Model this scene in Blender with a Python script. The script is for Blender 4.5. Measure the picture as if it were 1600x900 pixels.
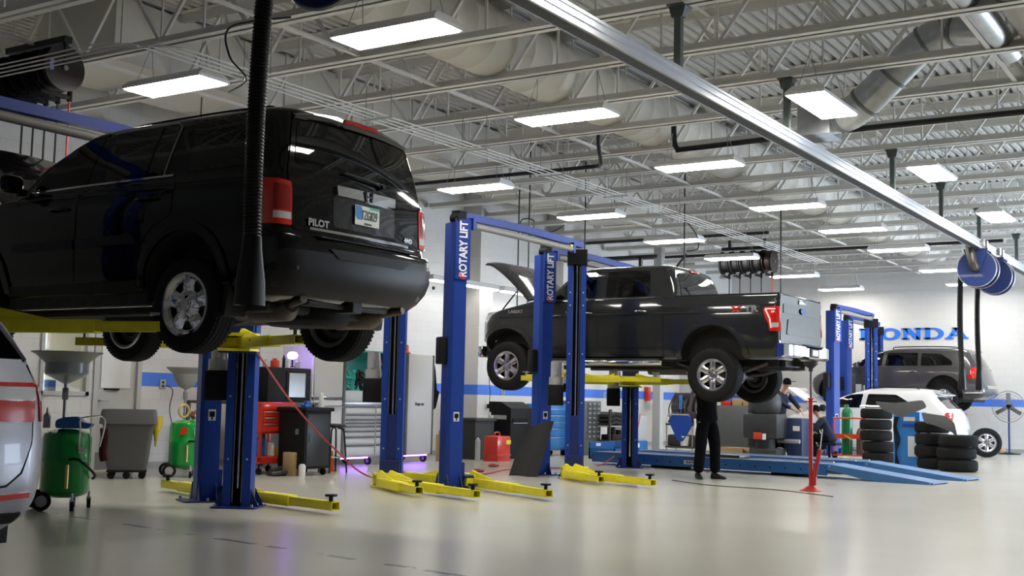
import bpy, bmesh, math, random
from mathutils import Vector, Matrix
from mathutils.geometry import delaunay_2d_cdt
random.seed(7)
for o in list(bpy.data.objects): bpy.data.objects.remove(o)
S = bpy.context.scene
COL = S.collection
PI = math.pi
# ---------------------------------------------------------------- camera
yaw, pit, rol = [math.radians(a) for a in (32.7513, 5.2887, 1.2344)]
def cam_matrix():
    cy, sy, cp, sp, cr, sr = math.cos(yaw), math.sin(yaw), math.cos(pit), math.sin(pit), math.cos(rol), math.sin(rol)
    B = Matrix(((sy, -cy, 0), (0, 0, -1), (cy, sy, 0)))
    Rx = Matrix(((1, 0, 0), (0, cp, sp), (0, -sp, cp)))
    Rz = Matrix(((cr, -sr, 0), (sr, cr, 0), (0, 0, 1)))
    R = Rz @ Rx @ B
    m = Matrix(((R[0][0], -R[1][0], -R[2][0]), (R[0][1], -R[1][1], -R[2][1]), (R[0][2], -R[1][2], -R[2][2]))).to_4x4()
    m.translation = (0, 0, 1.18)
    return m
cd = bpy.data.cameras.new('camera'); cam = bpy.data.objects.new('camera', cd); COL.objects.link(cam)
cam.matrix_world = cam_matrix(); cd.sensor_width = 36; cd.lens = 1879.4 / 1600 * 36
cd.clip_start = .05; cd.clip_end = 200
S.camera = cam
# ---------------------------------------------------------------- world, exposure
W = bpy.data.worlds.new('world'); S.world = W; W.use_nodes = True
W.node_tree.nodes['Background'].inputs[0].default_value = (.75, .86, 1, 1)
W.node_tree.nodes['Background'].inputs[1].default_value = 1.0
S.view_settings.view_transform = 'Standard'; S.view_settings.look = 'None'
S.view_settings.exposure = 1.02; S.view_settings.gamma = 1; S.view_settings.use_curve_mapping = False
LENS = 22.0                      # emission of the ceiling light lenses
# daylight entering through the five open bay doors of the right-hand wall
DOORS = [(1.0, 4.6), (8.0, 11.6), (15.0, 18.6), (22.0, 25.6), (29.5, 34.5)]
for (x0, x1) in DOORS[3:]:              # the nearer doors are shut
    ld = bpy.data.lights.new('daylight', 'AREA'); ld.shape = 'RECTANGLE'; ld.size = x1 - x0 - .2; ld.size_y = 3.4
    ld.energy = 900 if x0 > 28 else (300 if x0 > 20 else 14); ld.color = (.70, .82, 1)
    lo = bpy.data.objects.new('daylight', ld); COL.objects.link(lo)
    lo.location = ((x0 + x1) / 2, -5.25, 1.85); lo.rotation_euler = (PI / 2, 0, 0)
ld = bpy.data.lights.new('office_fill', 'AREA'); ld.shape = 'RECTANGLE'; ld.size = 1.2; ld.size_y = 1.2; ld.energy = 60; ld.color = (1, .97, .9)   # unseen light added to brighten the office interior
lo = bpy.data.objects.new('office_fill', ld); COL.objects.link(lo); lo.location = (11.2, 16.4, 2.98)
# ---------------------------------------------------------------- materials
MATS = {}
def mat(name, col, rough=.5, metal=0, coat=0, spec=.5, emit=None, es=0, noise=None, bump=None, trans=0, ior=1.45, alpha=1):
    if name in MATS: return MATS[name]
    m = bpy.data.materials.new(name); m.use_nodes = True; nt = m.node_tree; b = nt.nodes['Principled BSDF']
    b.inputs['Base Color'].default_value = (*col, 1); b.inputs['Roughness'].default_value = rough
    b.inputs['Metallic'].default_value = metal; b.inputs['Coat Weight'].default_value = coat; b.inputs['Coat Roughness'].default_value = .03
    b.inputs['Specular IOR Level'].default_value = spec
    b.inputs['Transmission Weight'].default_value = trans; b.inputs['IOR'].default_value = ior; b.inputs['Alpha'].default_value = alpha
    if emit: b.inputs['Emission Color'].default_value = (*emit, 1); b.inputs['Emission Strength'].default_value = es
    if noise:                     # (scale, amount) mottled wear in the surface colour
        tc = nt.nodes.new('ShaderNodeTexCoord'); n = nt.nodes.new('ShaderNodeTexNoise'); n.inputs['Scale'].default_value = noise[0]; n.inputs['Detail'].default_value = 6
        r = nt.nodes.new('ShaderNodeMix'); r.data_type = 'RGBA'
        a = [min(1, c * (1 + noise[1])) for c in col]; d = [c * (1 - noise[1]) for c in col]
        r.inputs[6].default_value = (*d, 1); r.inputs[7].default_value = (*a, 1)
        nt.links.new(tc.outputs['Object'], n.inputs['Vector']); nt.links.new(n.outputs['Fac'], r.inputs[0]); nt.links.new(r.outputs[2], b.inputs['Base Color'])
    if bump:                      # (scale, strength)
        tc = nt.nodes.new('ShaderNodeTexCoord'); n = nt.nodes.new('ShaderNodeTexNoise'); n.inputs['Scale'].default_value = bump[0]; n.inputs['Detail'].default_value = 4
        bp = nt.nodes.new('ShaderNodeBump'); bp.inputs['Strength'].default_value = bump[1]; bp.inputs['Distance'].default_value = .01
        nt.links.new(tc.outputs['Object'], n.inputs['Vector']); nt.links.new(n.outputs['Fac'], bp.inputs['Height']); nt.links.new(bp.outputs[0], b.inputs['Normal'])
    MATS[name] = m; return m
def glass(name, tint, dens=.5, rough=.02):
    """window glass: part clear (tinted), part mirror"""
    m = bpy.data.materials.new(name); m.use_nodes = True; nt = m.node_tree; nt.nodes.remove(nt.nodes['Principled BSDF'])
    out = nt.nodes['Material Output']; t = nt.nodes.new('ShaderNodeBsdfTransparent'); t.inputs[0].default_value = (*tint, 1)
    g = nt.nodes.new('ShaderNodeBsdfGlossy'); g.inputs['Roughness'].default_value = rough
    f = nt.nodes.new('ShaderNodeFresnel'); f.inputs[0].default_value = 1.6
    mx = nt.nodes.new('ShaderNodeMixShader'); nt.links.new(f.outputs[0], mx.inputs[0]); nt.links.new(t.outputs[0], mx.inputs[1]); nt.links.new(g.outputs[0], mx.inputs[2])
    nt.links.new(mx.outputs[0], out.inputs[0]); MATS[name] = m; return m
M = mat
black_paint = M('black_paint', (.003, .003, .0035), .07, 0, .45, .25)
truck_paint = M('truck_paint', (.017, .018, .019), .10, 0, .6, .35)
durango_paint = M('brown_grey_paint', (.065, .060, .060), .25, .2, .7)
white_paint = M('white_paint', (.78, .78, .78), .3, 0, 1)
silver_paint = M('silver_paint', (.38, .39, .44), .42, .3, .25)
plastic_black = M('black_plastic', (.009, .009, .010), .5, spec=.22, bump=(300, .2))
plastic_grey = M('satin_dark_plastic', (.013, .013, .015), .42, spec=.25)
rubber = M('rubber', (.010, .010, .010), .72, spec=.2, bump=(60, .3))
rubber_old = M('rubber_used', (.011, .011, .011), .85, spec=.2, bump=(60, .4))
chrome = M('chrome', (.8, .8, .82), .08, 1)
alu = M('aluminium', (.50, .51, .53), .48, 1)
steel = M('steel', (.35, .35, .36), .4, .9, noise=(14, .25))
galv = M('galvanised', (.46, .48, .49), .33, .85, noise=(9, .3))
dark_steel = M('dark_steel', (.09, .085, .08), .55, .6, noise=(20, .4))
under = M('undercoat', (.03, .028, .026), .7, .2, noise=(12, .5))
exhaust = M('exhaust_metal', (.12, .105, .085), .45, .8, noise=(12, .35))
privacy = M('privacy_glass', (.002, .002, .002), .03, 0, .6, .4)
clear_glass = glass('clear_glass', (.70, .82, .80))
tint_glass = glass('tinted_glass', (.10, .12, .12))
room_glass = glass('room_glass', (.9, .93, .92))
lift_blue = M('lift_blue', (.011, .044, .27), .45, 0, 0, .3, noise=(6, .12))
lift_blue2 = M('lift_blue_dark', (.008, .02, .13), .4)
lift_yellow = M('lift_yellow', (.74, .66, .02), .4, noise=(10, .15))
rack_blue = M('rack_blue', (.02, .12, .36), .4, noise=(8, .15))
eq_blue = M('equipment_blue', (.03, .19, .52), .35, 0, .3, noise=(5, .08))
red_lens = M('red_lens', (.55, .012, .006), .12, 0, 1, emit=(.8, .02, .01), es=.0)
clear_lens = M('clear_lens', (.65, .65, .65), .08, .3, 1)
red_paint = M('red_paint', (.62, .035, .015), .3, 0, .4)
orange_red = M('orange_red', (.60, .05, .012), .4)
green_tank = M('green_tank', (.0, .36, .05), .22, 0, .6, noise=(3, .12))
green_dark = M('green_tank_dark', (.0, .28, .04), .25, 0, .6, noise=(3, .12))
green_gas = M('green_cylinder', (.0, .12, .04), .3)
grey_plastic = M('grey_plastic', (.09, .09, .088), .6, bump=(80, .3))
grey_bowl = M('grey_bowl', (.30, .31, .30), .45)
clear_plastic = M('smoky_plastic', (.33, .37, .40), .25)
joist_white = M('joist_white', (.78, .77, .73), .5, noise=(3, .06))
deck_white = M('deck_white', (.64, .635, .61), .5)
duct_white = M('duct_white', (.70, .68, .62), .5, noise=(2, .05))
trim_grey = M('trim_grey', (.45, .45, .43), .5)
door_paint = M('door_paint', (.46, .46, .44), .45)
black_iron = M('black_iron', (.012, .012, .013), .45)
black_matte = M('black_matte', (.006, .006, .007), .7, spec=.2)
cloth_black = M('black_cloth', (.005, .005, .006), .95, spec=.1, bump=(90, .4))
cloth_navy = M('navy_cloth', (.012, .016, .035), .9, bump=(90, .4))
cloth_grey = M('grey_cloth', (.20, .21, .23), .9, bump=(60, .4))
skin_m = M('skin', (.45, .25, .17), .55)
wood = M('wood', (.45, .30, .14), .6, noise=(12, .25))
card = M('cardboard', (.42, .28, .14), .8, noise=(5, .1))
white_plastic = M('white_plastic', (.70, .70, .68), .4)
locker_grey = M('locker_grey', (.48, .48, .47), .4)
cab_grey = M('cabinet_grey', (.11, .12, .125), .45, noise=(8, .1))
lt_grey = M('light_grey_metal', (.40, .41, .41), .4)
purple_led = M('purple_led', (.3, .1, .9), .3, emit=(.35, .12, 1), es=9)
paper = M('paper', (.72, .72, .70), .7)
yellow_tag = M('yellow_tag', (.75, .65, .05), .5)
sign_white = M('lettering_white', (.8, .8, .8), .4)
sign_red = M('lettering_red', (.6, .03, .02), .4)
honda_blue = M('wall_lettering_blue', (.02, .17, .70), .5)
hose_red = M('red_hose', (.45, .03, .02), .5)
teal_led = M('teal_plastic', (.05, .35, .33), .3)
blue_plastic = M('blue_plastic', (.02, .13, .45), .4)
orange_plastic = M('orange_plastic', (.75, .14, .02), .5)
carpet_mat = M('trunk_mat', (.03, .03, .032), .9, bump=(200, .5))
lens_emit = M('lamp_lens', (1, 1, 1), .5, emit=(1, .955, .88), es=LENS)
# ---------------------------------------------------------------- mesh builder
class MB:
    def __init__(s): s.v = []; s.f = []; s.m = []
    def add(s, verts, faces, mi=0, T=None):
        b = len(s.v)
        s.v += [tuple(T @ Vector(p)) if T else tuple(p) for p in verts]
        s.f += [tuple(b + i for i in f) for f in faces]; s.m += [mi] * len(faces); return s
    def box(s, x0, x1, y0, y1, z0, z1, bev=0, T=None, mi=0):
        if x0 > x1: x0, x1 = x1, x0
        if y0 > y1: y0, y1 = y1, y0
        if z0 > z1: z0, z1 = z1, z0
        b = min(bev, (x1 - x0) * .49, (y1 - y0) * .49, (z1 - z0) * .49)
        if b <= 0:
            v = [(x, y, z) for x in (x0, x1) for y in (y0, y1) for z in (z0, z1)]
            f = [(0, 1, 3, 2), (4, 6, 7, 5), (0, 4, 5, 1), (2, 3, 7, 6), (0, 2, 6, 4), (1, 5, 7, 3)]
            return s.add(v, f, mi, T)
        bm = bmesh.new(); bmesh.ops.create_cube(bm, size=1)
        for q in bm.verts: q.co = Vector(((x0 + x1) / 2 + q.co.x * (x1 - x0), (y0 + y1) / 2 + q.co.y * (y1 - y0), (z0 + z1) / 2 + q.co.z * (z1 - z0)))
        bmesh.ops.bevel(bm, geom=list(bm.edges), offset=b, segments=2, affect='EDGES', profile=.5)
        bm.verts.index_update(); v = [q.co[:] for q in bm.verts]; f = [[q.index for q in g.verts] for g in bm.faces]; bm.free()
        return s.add(v, f, mi, T)
    def cyl(s, p, q, r, r2=None, n=16, caps=True, mi=0, T=None):
        p = Vector(p); q = Vector(q); r2 = r if r2 is None else r2; d = (q - p).normalized()
        u = d.orthogonal().normalized(); w = d.cross(u); v = []; 
        for c, R in ((p, r), (q, r2)):
            for i in range(n):
                a = 2 * PI * i / n; v.append(c + (u * math.cos(a) + w * math.sin(a)) * R)
        f = [(i, (i + 1) % n, n + (i + 1) % n, n + i) for i in range(n)]
        if caps: f += [tuple(reversed(range(n))), tuple(range(n, 2 * n))]
        return s.add(v, f, mi, T)
    def tube(s, pts, r, n=8, rs=None, caps=True, mi=0, T=None):
        pts = [Vector(p) for p in pts]; v = []; f = []; u = None
        for i, p in enumerate(pts):
            d = (pts[min(i + 1, len(pts) - 1)] - pts[max(i - 1, 0)]).normalized()
            if u is None: u = d.orthogonal().normalized()
            u = (u - d * u.dot(d))
            u = u.normalized() if u.length > 1e-6 else d.orthogonal().normalized()
            w = d.cross(u); R = rs[i] if rs else r
            for k in range(n):
                a = 2 * PI * k / n; v.append(p + (u * math.cos(a) + w * math.sin(a)) * R)
        for i in range(len(pts) - 1):
            for k in range(n): f.append((i * n + k, i * n + (k + 1) % n, (i + 1) * n + (k + 1) % n, (i + 1) * n + k))
        if caps: f += [tuple(reversed(range(n))), tuple(range((len(pts) - 1) * n, len(pts) * n))]
        return s.add(v, f, mi, T)
    def lathe(s, prof, n=24, o=(0, 0, 0), ax='z', closed=False, a0=0, a1=2 * PI, mi=0, T=None):
        """prof: (radius, height) pairs around axis ax through o"""
        o = Vector(o); v = []; f = []; full = abs(a1 - a0) > 2 * PI - 1e-4; m = n if full else n + 1
        for (r, h) in prof:
            for k in range(m):
                a = a0 + (a1 - a0) * k / n; c, t = r * math.cos(a), r * math.sin(a)
                p = (c, t, h) if ax == 'z' else ((h, c, t) if ax == 'x' else (t, h, c)); v.append(o + Vector(p))
        L = len(prof)
        for i in range(L if closed else L - 1):
            j = (i + 1) % L
            for k in range(n):
                k2 = (k + 1) % m; f.append((i * m + k, i * m + k2, j * m + k2, j * m + k))
        return s.add(v, f, mi, T)
    def prism(s, poly, d0, d1, ax='x', mi=0, T=None, bev=0):
        """poly of 2D points extruded along ax. ax x: (y,z); y: (x,z); z: (x,y)"""
        def P(a, b, d): return (d, a, b) if ax == 'x' else ((a, d, b) if ax == 'y' else (a, b, d))
        n = len(poly); v = [P(a, b, d0) for a, b in poly] + [P(a, b, d1) for a, b in poly]
        f = [(i, (i + 1) % n, n + (i + 1) % n, n + i) for i in range(n)] + [tuple(reversed(range(n))), tuple(range(n, 2 * n))]
        return s.add(v, f, mi, T)
    def torus(s, c, R, r, ax='z', n=32, k=8, a0=0, a1=2 * PI, T=None, mi=0):
        prof = [(R + r * math.cos(t), r * math.sin(t)) for t in [2 * PI * i / k for i in range(k)]]
        return s.lathe(prof, n, c, ax, True, a0, a1, mi, T)
    def build(s, name, m, parent=None, smooth=35, label=None, flip=True):
        me = bpy.data.meshes.new(name); me.from_pydata([tuple(p) for p in s.v], [], s.f)
        ms = m if isinstance(m, (list, tuple)) else [m]
        for q in ms: me.materials.append(q)
        if len(ms) > 1: me.polygons.foreach_set('material_index', s.m)
        me.validate()
        if flip:
            bm = bmesh.new(); bm.from_mesh(me); bmesh.ops.recalc_face_normals(bm, faces=bm.faces); bm.to_mesh(me); bm.free()
        if smooth:
            me.polygons.foreach_set('use_smooth', [True] * len(me.polygons)); me.set_sharp_from_angle(angle=math.radians(smooth))
        me.update()
        o = bpy.data.objects.new(name, me); COL.objects.link(o)
        if parent: o.parent = parent
        if label: o['label'] = label
        return o
def tag(o, label=None, cat=None, group=None, kind=None):
    if label: o['label'] = label
    if cat: o['category'] = cat
    if group: o['group'] = group
    if kind: o['kind'] = kind
    return o
def empty(name, loc, label, cat, group=None, rz=0):
    o = bpy.data.objects.new(name, None); COL.objects.link(o); o.location = loc; o.rotation_euler = (0, 0, rz); o.empty_display_size = .1
    return tag(o, label, cat, group)
def copy_tree(o, parent=None, label=None, loc=None, rz=None):
    c = o.copy(); COL.objects.link(c); c.parent = parent
    for ch in [k for k in bpy.data.objects if k.parent == o]: copy_tree(ch, c)
    if label: c['label'] = label
    if loc is not None: c.location = loc
    if rz is not None: c.rotation_euler = (0, 0, rz)
    return c
def struct(o): o['kind'] = 'structure'; return o
def bez(pts, n=10):
    """smooth Catmull-Rom path through pts"""
    P = [Vector(p) for p in pts]; P = [P[0]] + P + [P[-1]]; out = []
    for i in range(1, len(P) - 2):
        for k in range(n):
            t = k / n; a, b, c, d = P[i - 1:i + 3]
            out.append(.5 * ((2 * b) + (-a + c) * t + (2 * a - 5 * b + 4 * c - d) * t * t + (-a + 3 * b - 3 * c + d) * t ** 3))
    out.append(P[-2]); return out
def rpoly(pts, r=.03, n=4):
    """round the corners of a polygon"""
    out = []; N = len(pts)
    for i in range(N):
        a, b, c = Vector(pts[i - 1]), Vector(pts[i]), Vector(pts[(i + 1) % N])
        d1, d2 = (a - b), (c - b); q = min(r, d1.length * .45, d2.length * .45)
        p, s = b + d1.normalized() * q, b + d2.normalized() * q
        for k in range(n + 1):
            t = k / n; out.append(tuple(p * (1 - t) ** 2 + b * 2 * t * (1 - t) + s * t * t))
    return out
def inside(p, poly):
    x, y = p; c = False; j = len(poly) - 1
    for i in range(len(poly)):
        xi, yi = poly[i]; xj, yj = poly[j]
        if (yi > y) != (yj > y) and x < (xj - xi) * (y - yi) / (yj - yi) + xi: c = not c
        j = i
    return c
def tri2d(outer, holes=(), h=.06):
    vs = []; es = []
    for L in [outer] + list(holes):
        b = len(vs); P = []
        for i in range(len(L)):
            p, q = L[i], L[(i + 1) % len(L)]; d = math.dist(p, q); k = max(1, int(d / h + .5))
            for t in range(k): P.append((p[0] + (q[0] - p[0]) * t / k, p[1] + (q[1] - p[1]) * t / k))
        vs += P; es += [(b + i, b + (i + 1) % len(P)) for i in range(len(P))]
    nb = len(vs); bd = list(vs)
    xs = [p[0] for p in outer]; ys = [p[1] for p in outer]
    x = min(xs) + h / 2
    while x < max(xs):
        y = min(ys) + h / 2
        while y < max(ys):
            if inside((x, y), outer) and not any(inside((x, y), q) for q in holes) and min((p[0] - x) ** 2 + (p[1] - y) ** 2 for p in bd) > (h * .5) ** 2: vs.append((x, y))
            y += h
        x += h
    r = delaunay_2d_cdt([Vector(p) for p in vs], es, [], 0, 1e-6)
    V = [tuple(p) for p in r[0]]; F = []
    for f in r[2]:
        cx = sum(V[i][0] for i in f) / len(f); cy = sum(V[i][1] for i in f) / len(f)
        if inside((cx, cy), outer) and not any(inside((cx, cy), q) for q in holes): F.append(tuple(f))
    return V, F
def sheet(mb, outer, holes, fn, thick, h=.06, mi=0):
    """fn(a,b,off)->3D point; builds a closed slab following fn between off=0 and off=thick"""
    V, F = tri2d(outer, holes, h); n = len(V)
    v = [fn(a, b, 0) for a, b in V] + [fn(a, b, thick) for a, b in V]
    cnt = {}
    for f in F:
        for i in range(len(f)):
            e = (f[i], f[(i + 1) % len(f)]); cnt[e] = 1
    f2 = [tuple(f) for f in F] + [tuple(n + i for i in reversed(f)) for f in F]
    for (a, b) in cnt:
        if (b, a) not in cnt: f2.append((b, a, n + a, n + b))
    mb.add(v, f2, mi); return mb
def text_mesh(s, size, m, name, parent, T, depth=.004, bold=.0, shear=0, label=None, sx=1):
    c = bpy.data.curves.new('t', 'FONT'); c.body = s; c.size = size; c.extrude = depth / 2; c.offset = bold; c.shear = shear; c.align_x = 'CENTER'; c.align_y = 'CENTER'
    c.resolution_u = 3
    o = bpy.data.objects.new('t', c); COL.objects.link(o); bpy.context.view_layer.update()
    me = bpy.data.meshes.new_from_object(o.evaluated_get(bpy.context.evaluated_depsgraph_get())); bpy.data.objects.remove(o); bpy.data.curves.remove(c)
    me.name = name; me.transform(T @ Matrix.Diagonal((sx, 1, 1, 1))); me.materials.clear(); me.materials.append(m)
    r = bpy.data.objects.new(name, me); COL.objects.link(r); r.parent = parent
    if label: r['label'] = label
    return r
def frame(o, right, up):
    r = Vector(right).normalized(); u = Vector(up).normalized(); n = r.cross(u)
    m = Matrix((r, u, n)).transposed().to_4x4(); m.translation = o; return m
def boolean(o, cutters, op='DIFFERENCE'):
    """cut faces keep the cutter's own material"""
    for c in cutters:
        c.parent = o.parent; md = o.modifiers.new('b', 'BOOLEAN'); md.operation = op; md.object = c; md.solver = 'EXACT'; md.material_mode = 'TRANSFER'
    bpy.context.view_layer.update()
    me = bpy.data.meshes.new_from_object(o.evaluated_get(bpy.context.evaluated_depsgraph_get()))
    o.modifiers.clear(); nm = o.data.name; o.data = me; me.name = nm
    for c in cutters: bpy.data.objects.remove(c)
    me.polygons.foreach_set('use_smooth', [True] * len(me.polygons)); me.set_sharp_from_angle(angle=math.radians(32))
# ================================================================= ROOM
def block_wall_mat():
    m = bpy.data.materials.new('painted_block'); m.use_nodes = True; nt = m.node_tree; b = nt.nodes['Principled BSDF']; L = nt.links.new
    b.inputs['Roughness'].default_value = .55
    tc = nt.nodes.new('ShaderNodeTexCoord'); sp = nt.nodes.new('ShaderNodeSeparateXYZ'); L(tc.outputs['Object'], sp.inputs[0])
    add = nt.nodes.new('ShaderNodeMath'); add.operation = 'ADD'; L(sp.outputs[0], add.inputs[0]); L(sp.outputs[1], add.inputs[1])
    cb = nt.nodes.new('ShaderNodeCombineXYZ'); L(add.outputs[0], cb.inputs[0]); L(sp.outputs[2], cb.inputs[1])
    br = nt.nodes.new('ShaderNodeTexBrick'); L(cb.outputs[0], br.inputs['Vector']); br.inputs['Scale'].default_value = 1
    br.inputs['Brick Width'].default_value = .42; br.inputs['Row Height'].default_value = .21; br.inputs['Mortar Size'].default_value = .006; br.inputs['Mortar Smooth'].default_value = .6
    br.inputs['Color1'].default_value = (.63, .62, .59, 1); br.inputs['Color2'].default_value = (.61, .60, .575, 1); br.inputs['Mortar'].default_value = (.57, .56, .535, 1)
    def cmp(sock, val, op):
        n = nt.nodes.new('ShaderNodeMath'); n.operation = op; L(sock, n.inputs[0]); n.inputs[1].default_value = val; return n.outputs[0]
    def mul(a, c):
        n = nt.nodes.new('ShaderNodeMath'); n.operation = 'MULTIPLY'; L(a, n.inputs[0]); L(c, n.inputs[1]); return n.outputs[0]
    band = mul(mul(cmp(sp.outputs[2], 1.262, 'GREATER_THAN'), cmp(sp.outputs[2], 1.475, 'LESS_THAN')), cmp(sp.outputs[0], 12.5, 'GREATER_THAN'))
    mx = nt.nodes.new('ShaderNodeMix'); mx.data_type = 'RGBA'; L(band, mx.inputs[0]); L(br.outputs[0], mx.inputs[6]); mx.inputs[7].default_value = (.06, .19, .72, 1)
    L(mx.outputs[2], b.inputs['Base Color'])
    bp = nt.nodes.new('ShaderNodeBump'); bp.inputs['Strength'].default_value = .5; bp.inputs['Distance'].default_value = .004; bp.invert = True
    L(br.outputs['Fac'], bp.inputs['Height']); L(bp.outputs[0], b.inputs['Normal']); return m
block = block_wall_mat()
def floor_mat():
    m = bpy.data.materials.new('sealed_concrete'); m.use_nodes = True; nt = m.node_tree; b = nt.nodes['Principled BSDF']; L = nt.links.new
    tc = nt.nodes.new('ShaderNodeTexCoord'); sp = nt.nodes.new('ShaderNodeSeparateXYZ'); L(tc.outputs['Object'], sp.inputs[0])
    n1 = nt.nodes.new('ShaderNodeTexNoise'); n1.inputs['Scale'].default_value = .7; n1.inputs['Detail'].default_value = 4; n1.inputs['Roughness'].default_value = .5; L(tc.outputs['Object'], n1.inputs['Vector'])
    r1 = nt.nodes.new('ShaderNodeValToRGB'); L(n1.outputs['Fac'], r1.inputs[0])
    r1.color_ramp.elements[0].position = .3; r1.color_ramp.elements[0].color = (.475, .46, .40, 1); r1.color_ramp.elements[1].position = .7; r1.color_ramp.elements[1].color = (.495, .48, .42, 1)
    # grimy joint running along the bay: a ragged dark line
    n2 = nt.nodes.new('ShaderNodeTexNoise'); n2.inputs['Scale'].default_value = 1.6; n2.inputs['Detail'].default_value = 5; L(tc.outputs['Object'], n2.inputs['Vector'])
    def mth(op, a, c=None, v=None):
        n = nt.nodes.new('ShaderNodeMath'); n.operation = op; L(a, n.inputs[0])
        if c is not None: L(c, n.inputs[1])
        if v is not None: n.inputs[1].default_value = v
        return n.outputs[0]
    # x = 6.05 + .14 y  (joint), wobbling with noise
    j = mth('MULTIPLY', sp.outputs[1], v=.14); j = mth('ADD', j, v=6.0); w = mth('MULTIPLY', n2.outputs['Fac'], v=.12); j = mth('ADD', j, w)
    d = mth('ABSOLUTE', mth('SUBTRACT', sp.outputs[0], j)); ln = mth('LESS_THAN', d, v=.036)
    n3 = nt.nodes.new('ShaderNodeTexNoise'); n3.inputs['Scale'].default_value = 2.3; n3.inputs['Detail'].default_value = 4; L(tc.outputs['Object'], n3.inputs['Vector'])
    ln = mth('MULTIPLY', ln, mth('GREATER_THAN', n3.outputs['Fac'], v=.5)); ln = mth('MULTIPLY', ln, v=.75)
    # scuffs
    n4 = nt.nodes.new('ShaderNodeTexNoise'); n4.inputs['Scale'].default_value = 3; n4.inputs['Detail'].default_value = 9; n4.inputs['Distortion'].default_value = 1.5; L(tc.outputs['Object'], n4.inputs['Vector'])
    r4 = nt.nodes.new('ShaderNodeValToRGB'); L(n4.outputs['Fac'], r4.inputs[0]); r4.color_ramp.elements[0].position = .62; r4.color_ramp.elements[0].color = (0, 0, 0, 1); r4.color_ramp.elements[1].position = .75; r4.color_ramp.elements[1].color = (.02, .02, .02, 1)
    fac = ln
    mx = nt.nodes.new('ShaderNodeMix'); mx.data_type = 'RGBA'; L(fac, mx.inputs[0]); L(r1.outputs[0], mx.inputs[6]); mx.inputs[7].default_value = (.10, .095, .085, 1)
    L(mx.outputs[2], b.inputs['Base Color'])
    rr = nt.nodes.new('ShaderNodeMapRange'); L(n1.outputs['Fac'], rr.inputs[0]); rr.inputs[3].default_value = .21; rr.inputs[4].default_value = .24; L(rr.outputs[0], b.inputs['Roughness'])
    bp = nt.nodes.new('ShaderNodeBump'); bp.inputs['Strength'].default_value = .05; bp.inputs['Distance'].default_value = .01; L(n1.outputs['Fac'], bp.inputs['Height'])
    b.inputs['Specular IOR Level'].default_value = .45
    return m
ZD = 6.1                                           # underside of the deck
YW = 14.8
struct(MB().box(-4.3, 36.3, -5.2, 18, -.2, 0).build('floor', floor_mat(), smooth=0))
b = MB()
b.box(-4.3, 10.72, YW, YW + .2, 0, 6.4); b.box(10.72, 11.56, YW, YW + .2, 0, 1.1); b.box(10.72, 11.56, YW, YW + .2, 2.55, 6.4)
b.box(11.56, 11.66, YW, YW + .2, 0, 6.4); b.box(11.66, 12.5, YW, YW + .2, 2.2, 6.4); b.box(12.5, 36.3, YW, YW + .2, 0, 6.4)
struct(b.build('wall_left', block, smooth=0))
struct(MB().box(36, 36.3, -5.3, YW, 0, 6.4).build('wall_back', block, smooth=0))
struct(MB().box(-4.3, -4.1, -5.3, 18, 0, 6.4).build('wall_front', block, smooth=0))
b = MB(); px = -4.1
for (x0, x1) in DOORS[3:]: b.box(px, x0, -5.4, -5.2, 0, 6.4); b.box(x0, x1, -5.4, -5.2, 3.7, 6.4); px = x1
b.box(px, 36, -5.4, -5.2, 0, 6.4); struct(b.build('wall_right', block, smooth=0))
for i, (xa, xb) in enumerate([(21.05, 21.55), (24.55, 25.0), (32.1, 32.9)]):
    struct(MB().box(xa, xb, 14.35, YW, 0, ZD).build('trim_%d' % (i + 1), block, smooth=0))
# office behind the interior window
b = MB().box(9, 14, 17.8, 18, 0, 3).box(9, 9.1, 15, 18, 0, 3).box(13.9, 14, 15, 18, 0, 3); struct(b.build('wall_office', M('office_wall', (.62, .61, .56), .6), smooth=0))
struct(MB().box(9, 14, 15, 18, 3, 3.1).build('ceiling_2', duct_white, smooth=0))
wf = MB()
for (a, c, d, e) in [(10.72, 11.56, 1.1, 1.16), (10.72, 11.56, 2.49, 2.55), (10.72, 10.78, 1.1, 2.55), (11.5, 11.56, 1.1, 2.55)]: wf.box(a, c, YW - .03, YW + .1, d, e)
w = struct(wf.build('window_1', trim_grey, smooth=0)); MB().box(10.78, 11.5, YW + .03, YW + .036, 1.16, 2.49).build('pane', room_glass, w, 0)
d = struct(MB().box(11.72, 12.44, YW + .02, YW + .065, .01, 2.14, .004).build('door_1', door_paint))
b = MB()
for (a, c, e, f) in [(11.64, 11.72, 0, 2.2), (12.44, 12.52, 0, 2.2), (11.64, 12.52, 2.14, 2.22)]: b.box(a, c, YW - .03, YW + .1, e, f)
b.build('door_frame', trim_grey, d, 0)
MB().box(11.79, 12.33, YW + .005, YW + .02, 1.22, 1.95).build('notice_board', white_plastic, d, 0, label='white rectangular panel fixed on the door')
MB().box(11.86, 12.12, YW - .02, YW + .02, 1.19, 1.215).build('board_tray', black_matte, d, 0)
MB().box(11.73, 12.43, YW + .0, YW + .02, .01, .27).build('kick_plate', M('kick_grey', (.16, .155, .15), .5), d, 0, label='brushed metal kick plate')
MB().cyl((11.77, YW + .02, 1.03), (11.77, YW - .05, 1.03), .011).cyl((11.77, YW - .05, 1.03), (11.90, YW - .05, 1.03), .009).cyl((11.77, YW + .02, 1.03), (11.77, YW + .005, 1.03), .028).build('door_handle', steel, d, 40)
struct(MB().box(12.52, 36, YW - .012, YW, 0, .1).build('baseboard_left', M('base_grey', (.33, .33, .31), .5), smooth=0))
struct(MB().box(35.988, 36, -5.2, YW, 0, .1).build('baseboard_back', MATS['base_grey'], smooth=0))
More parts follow.
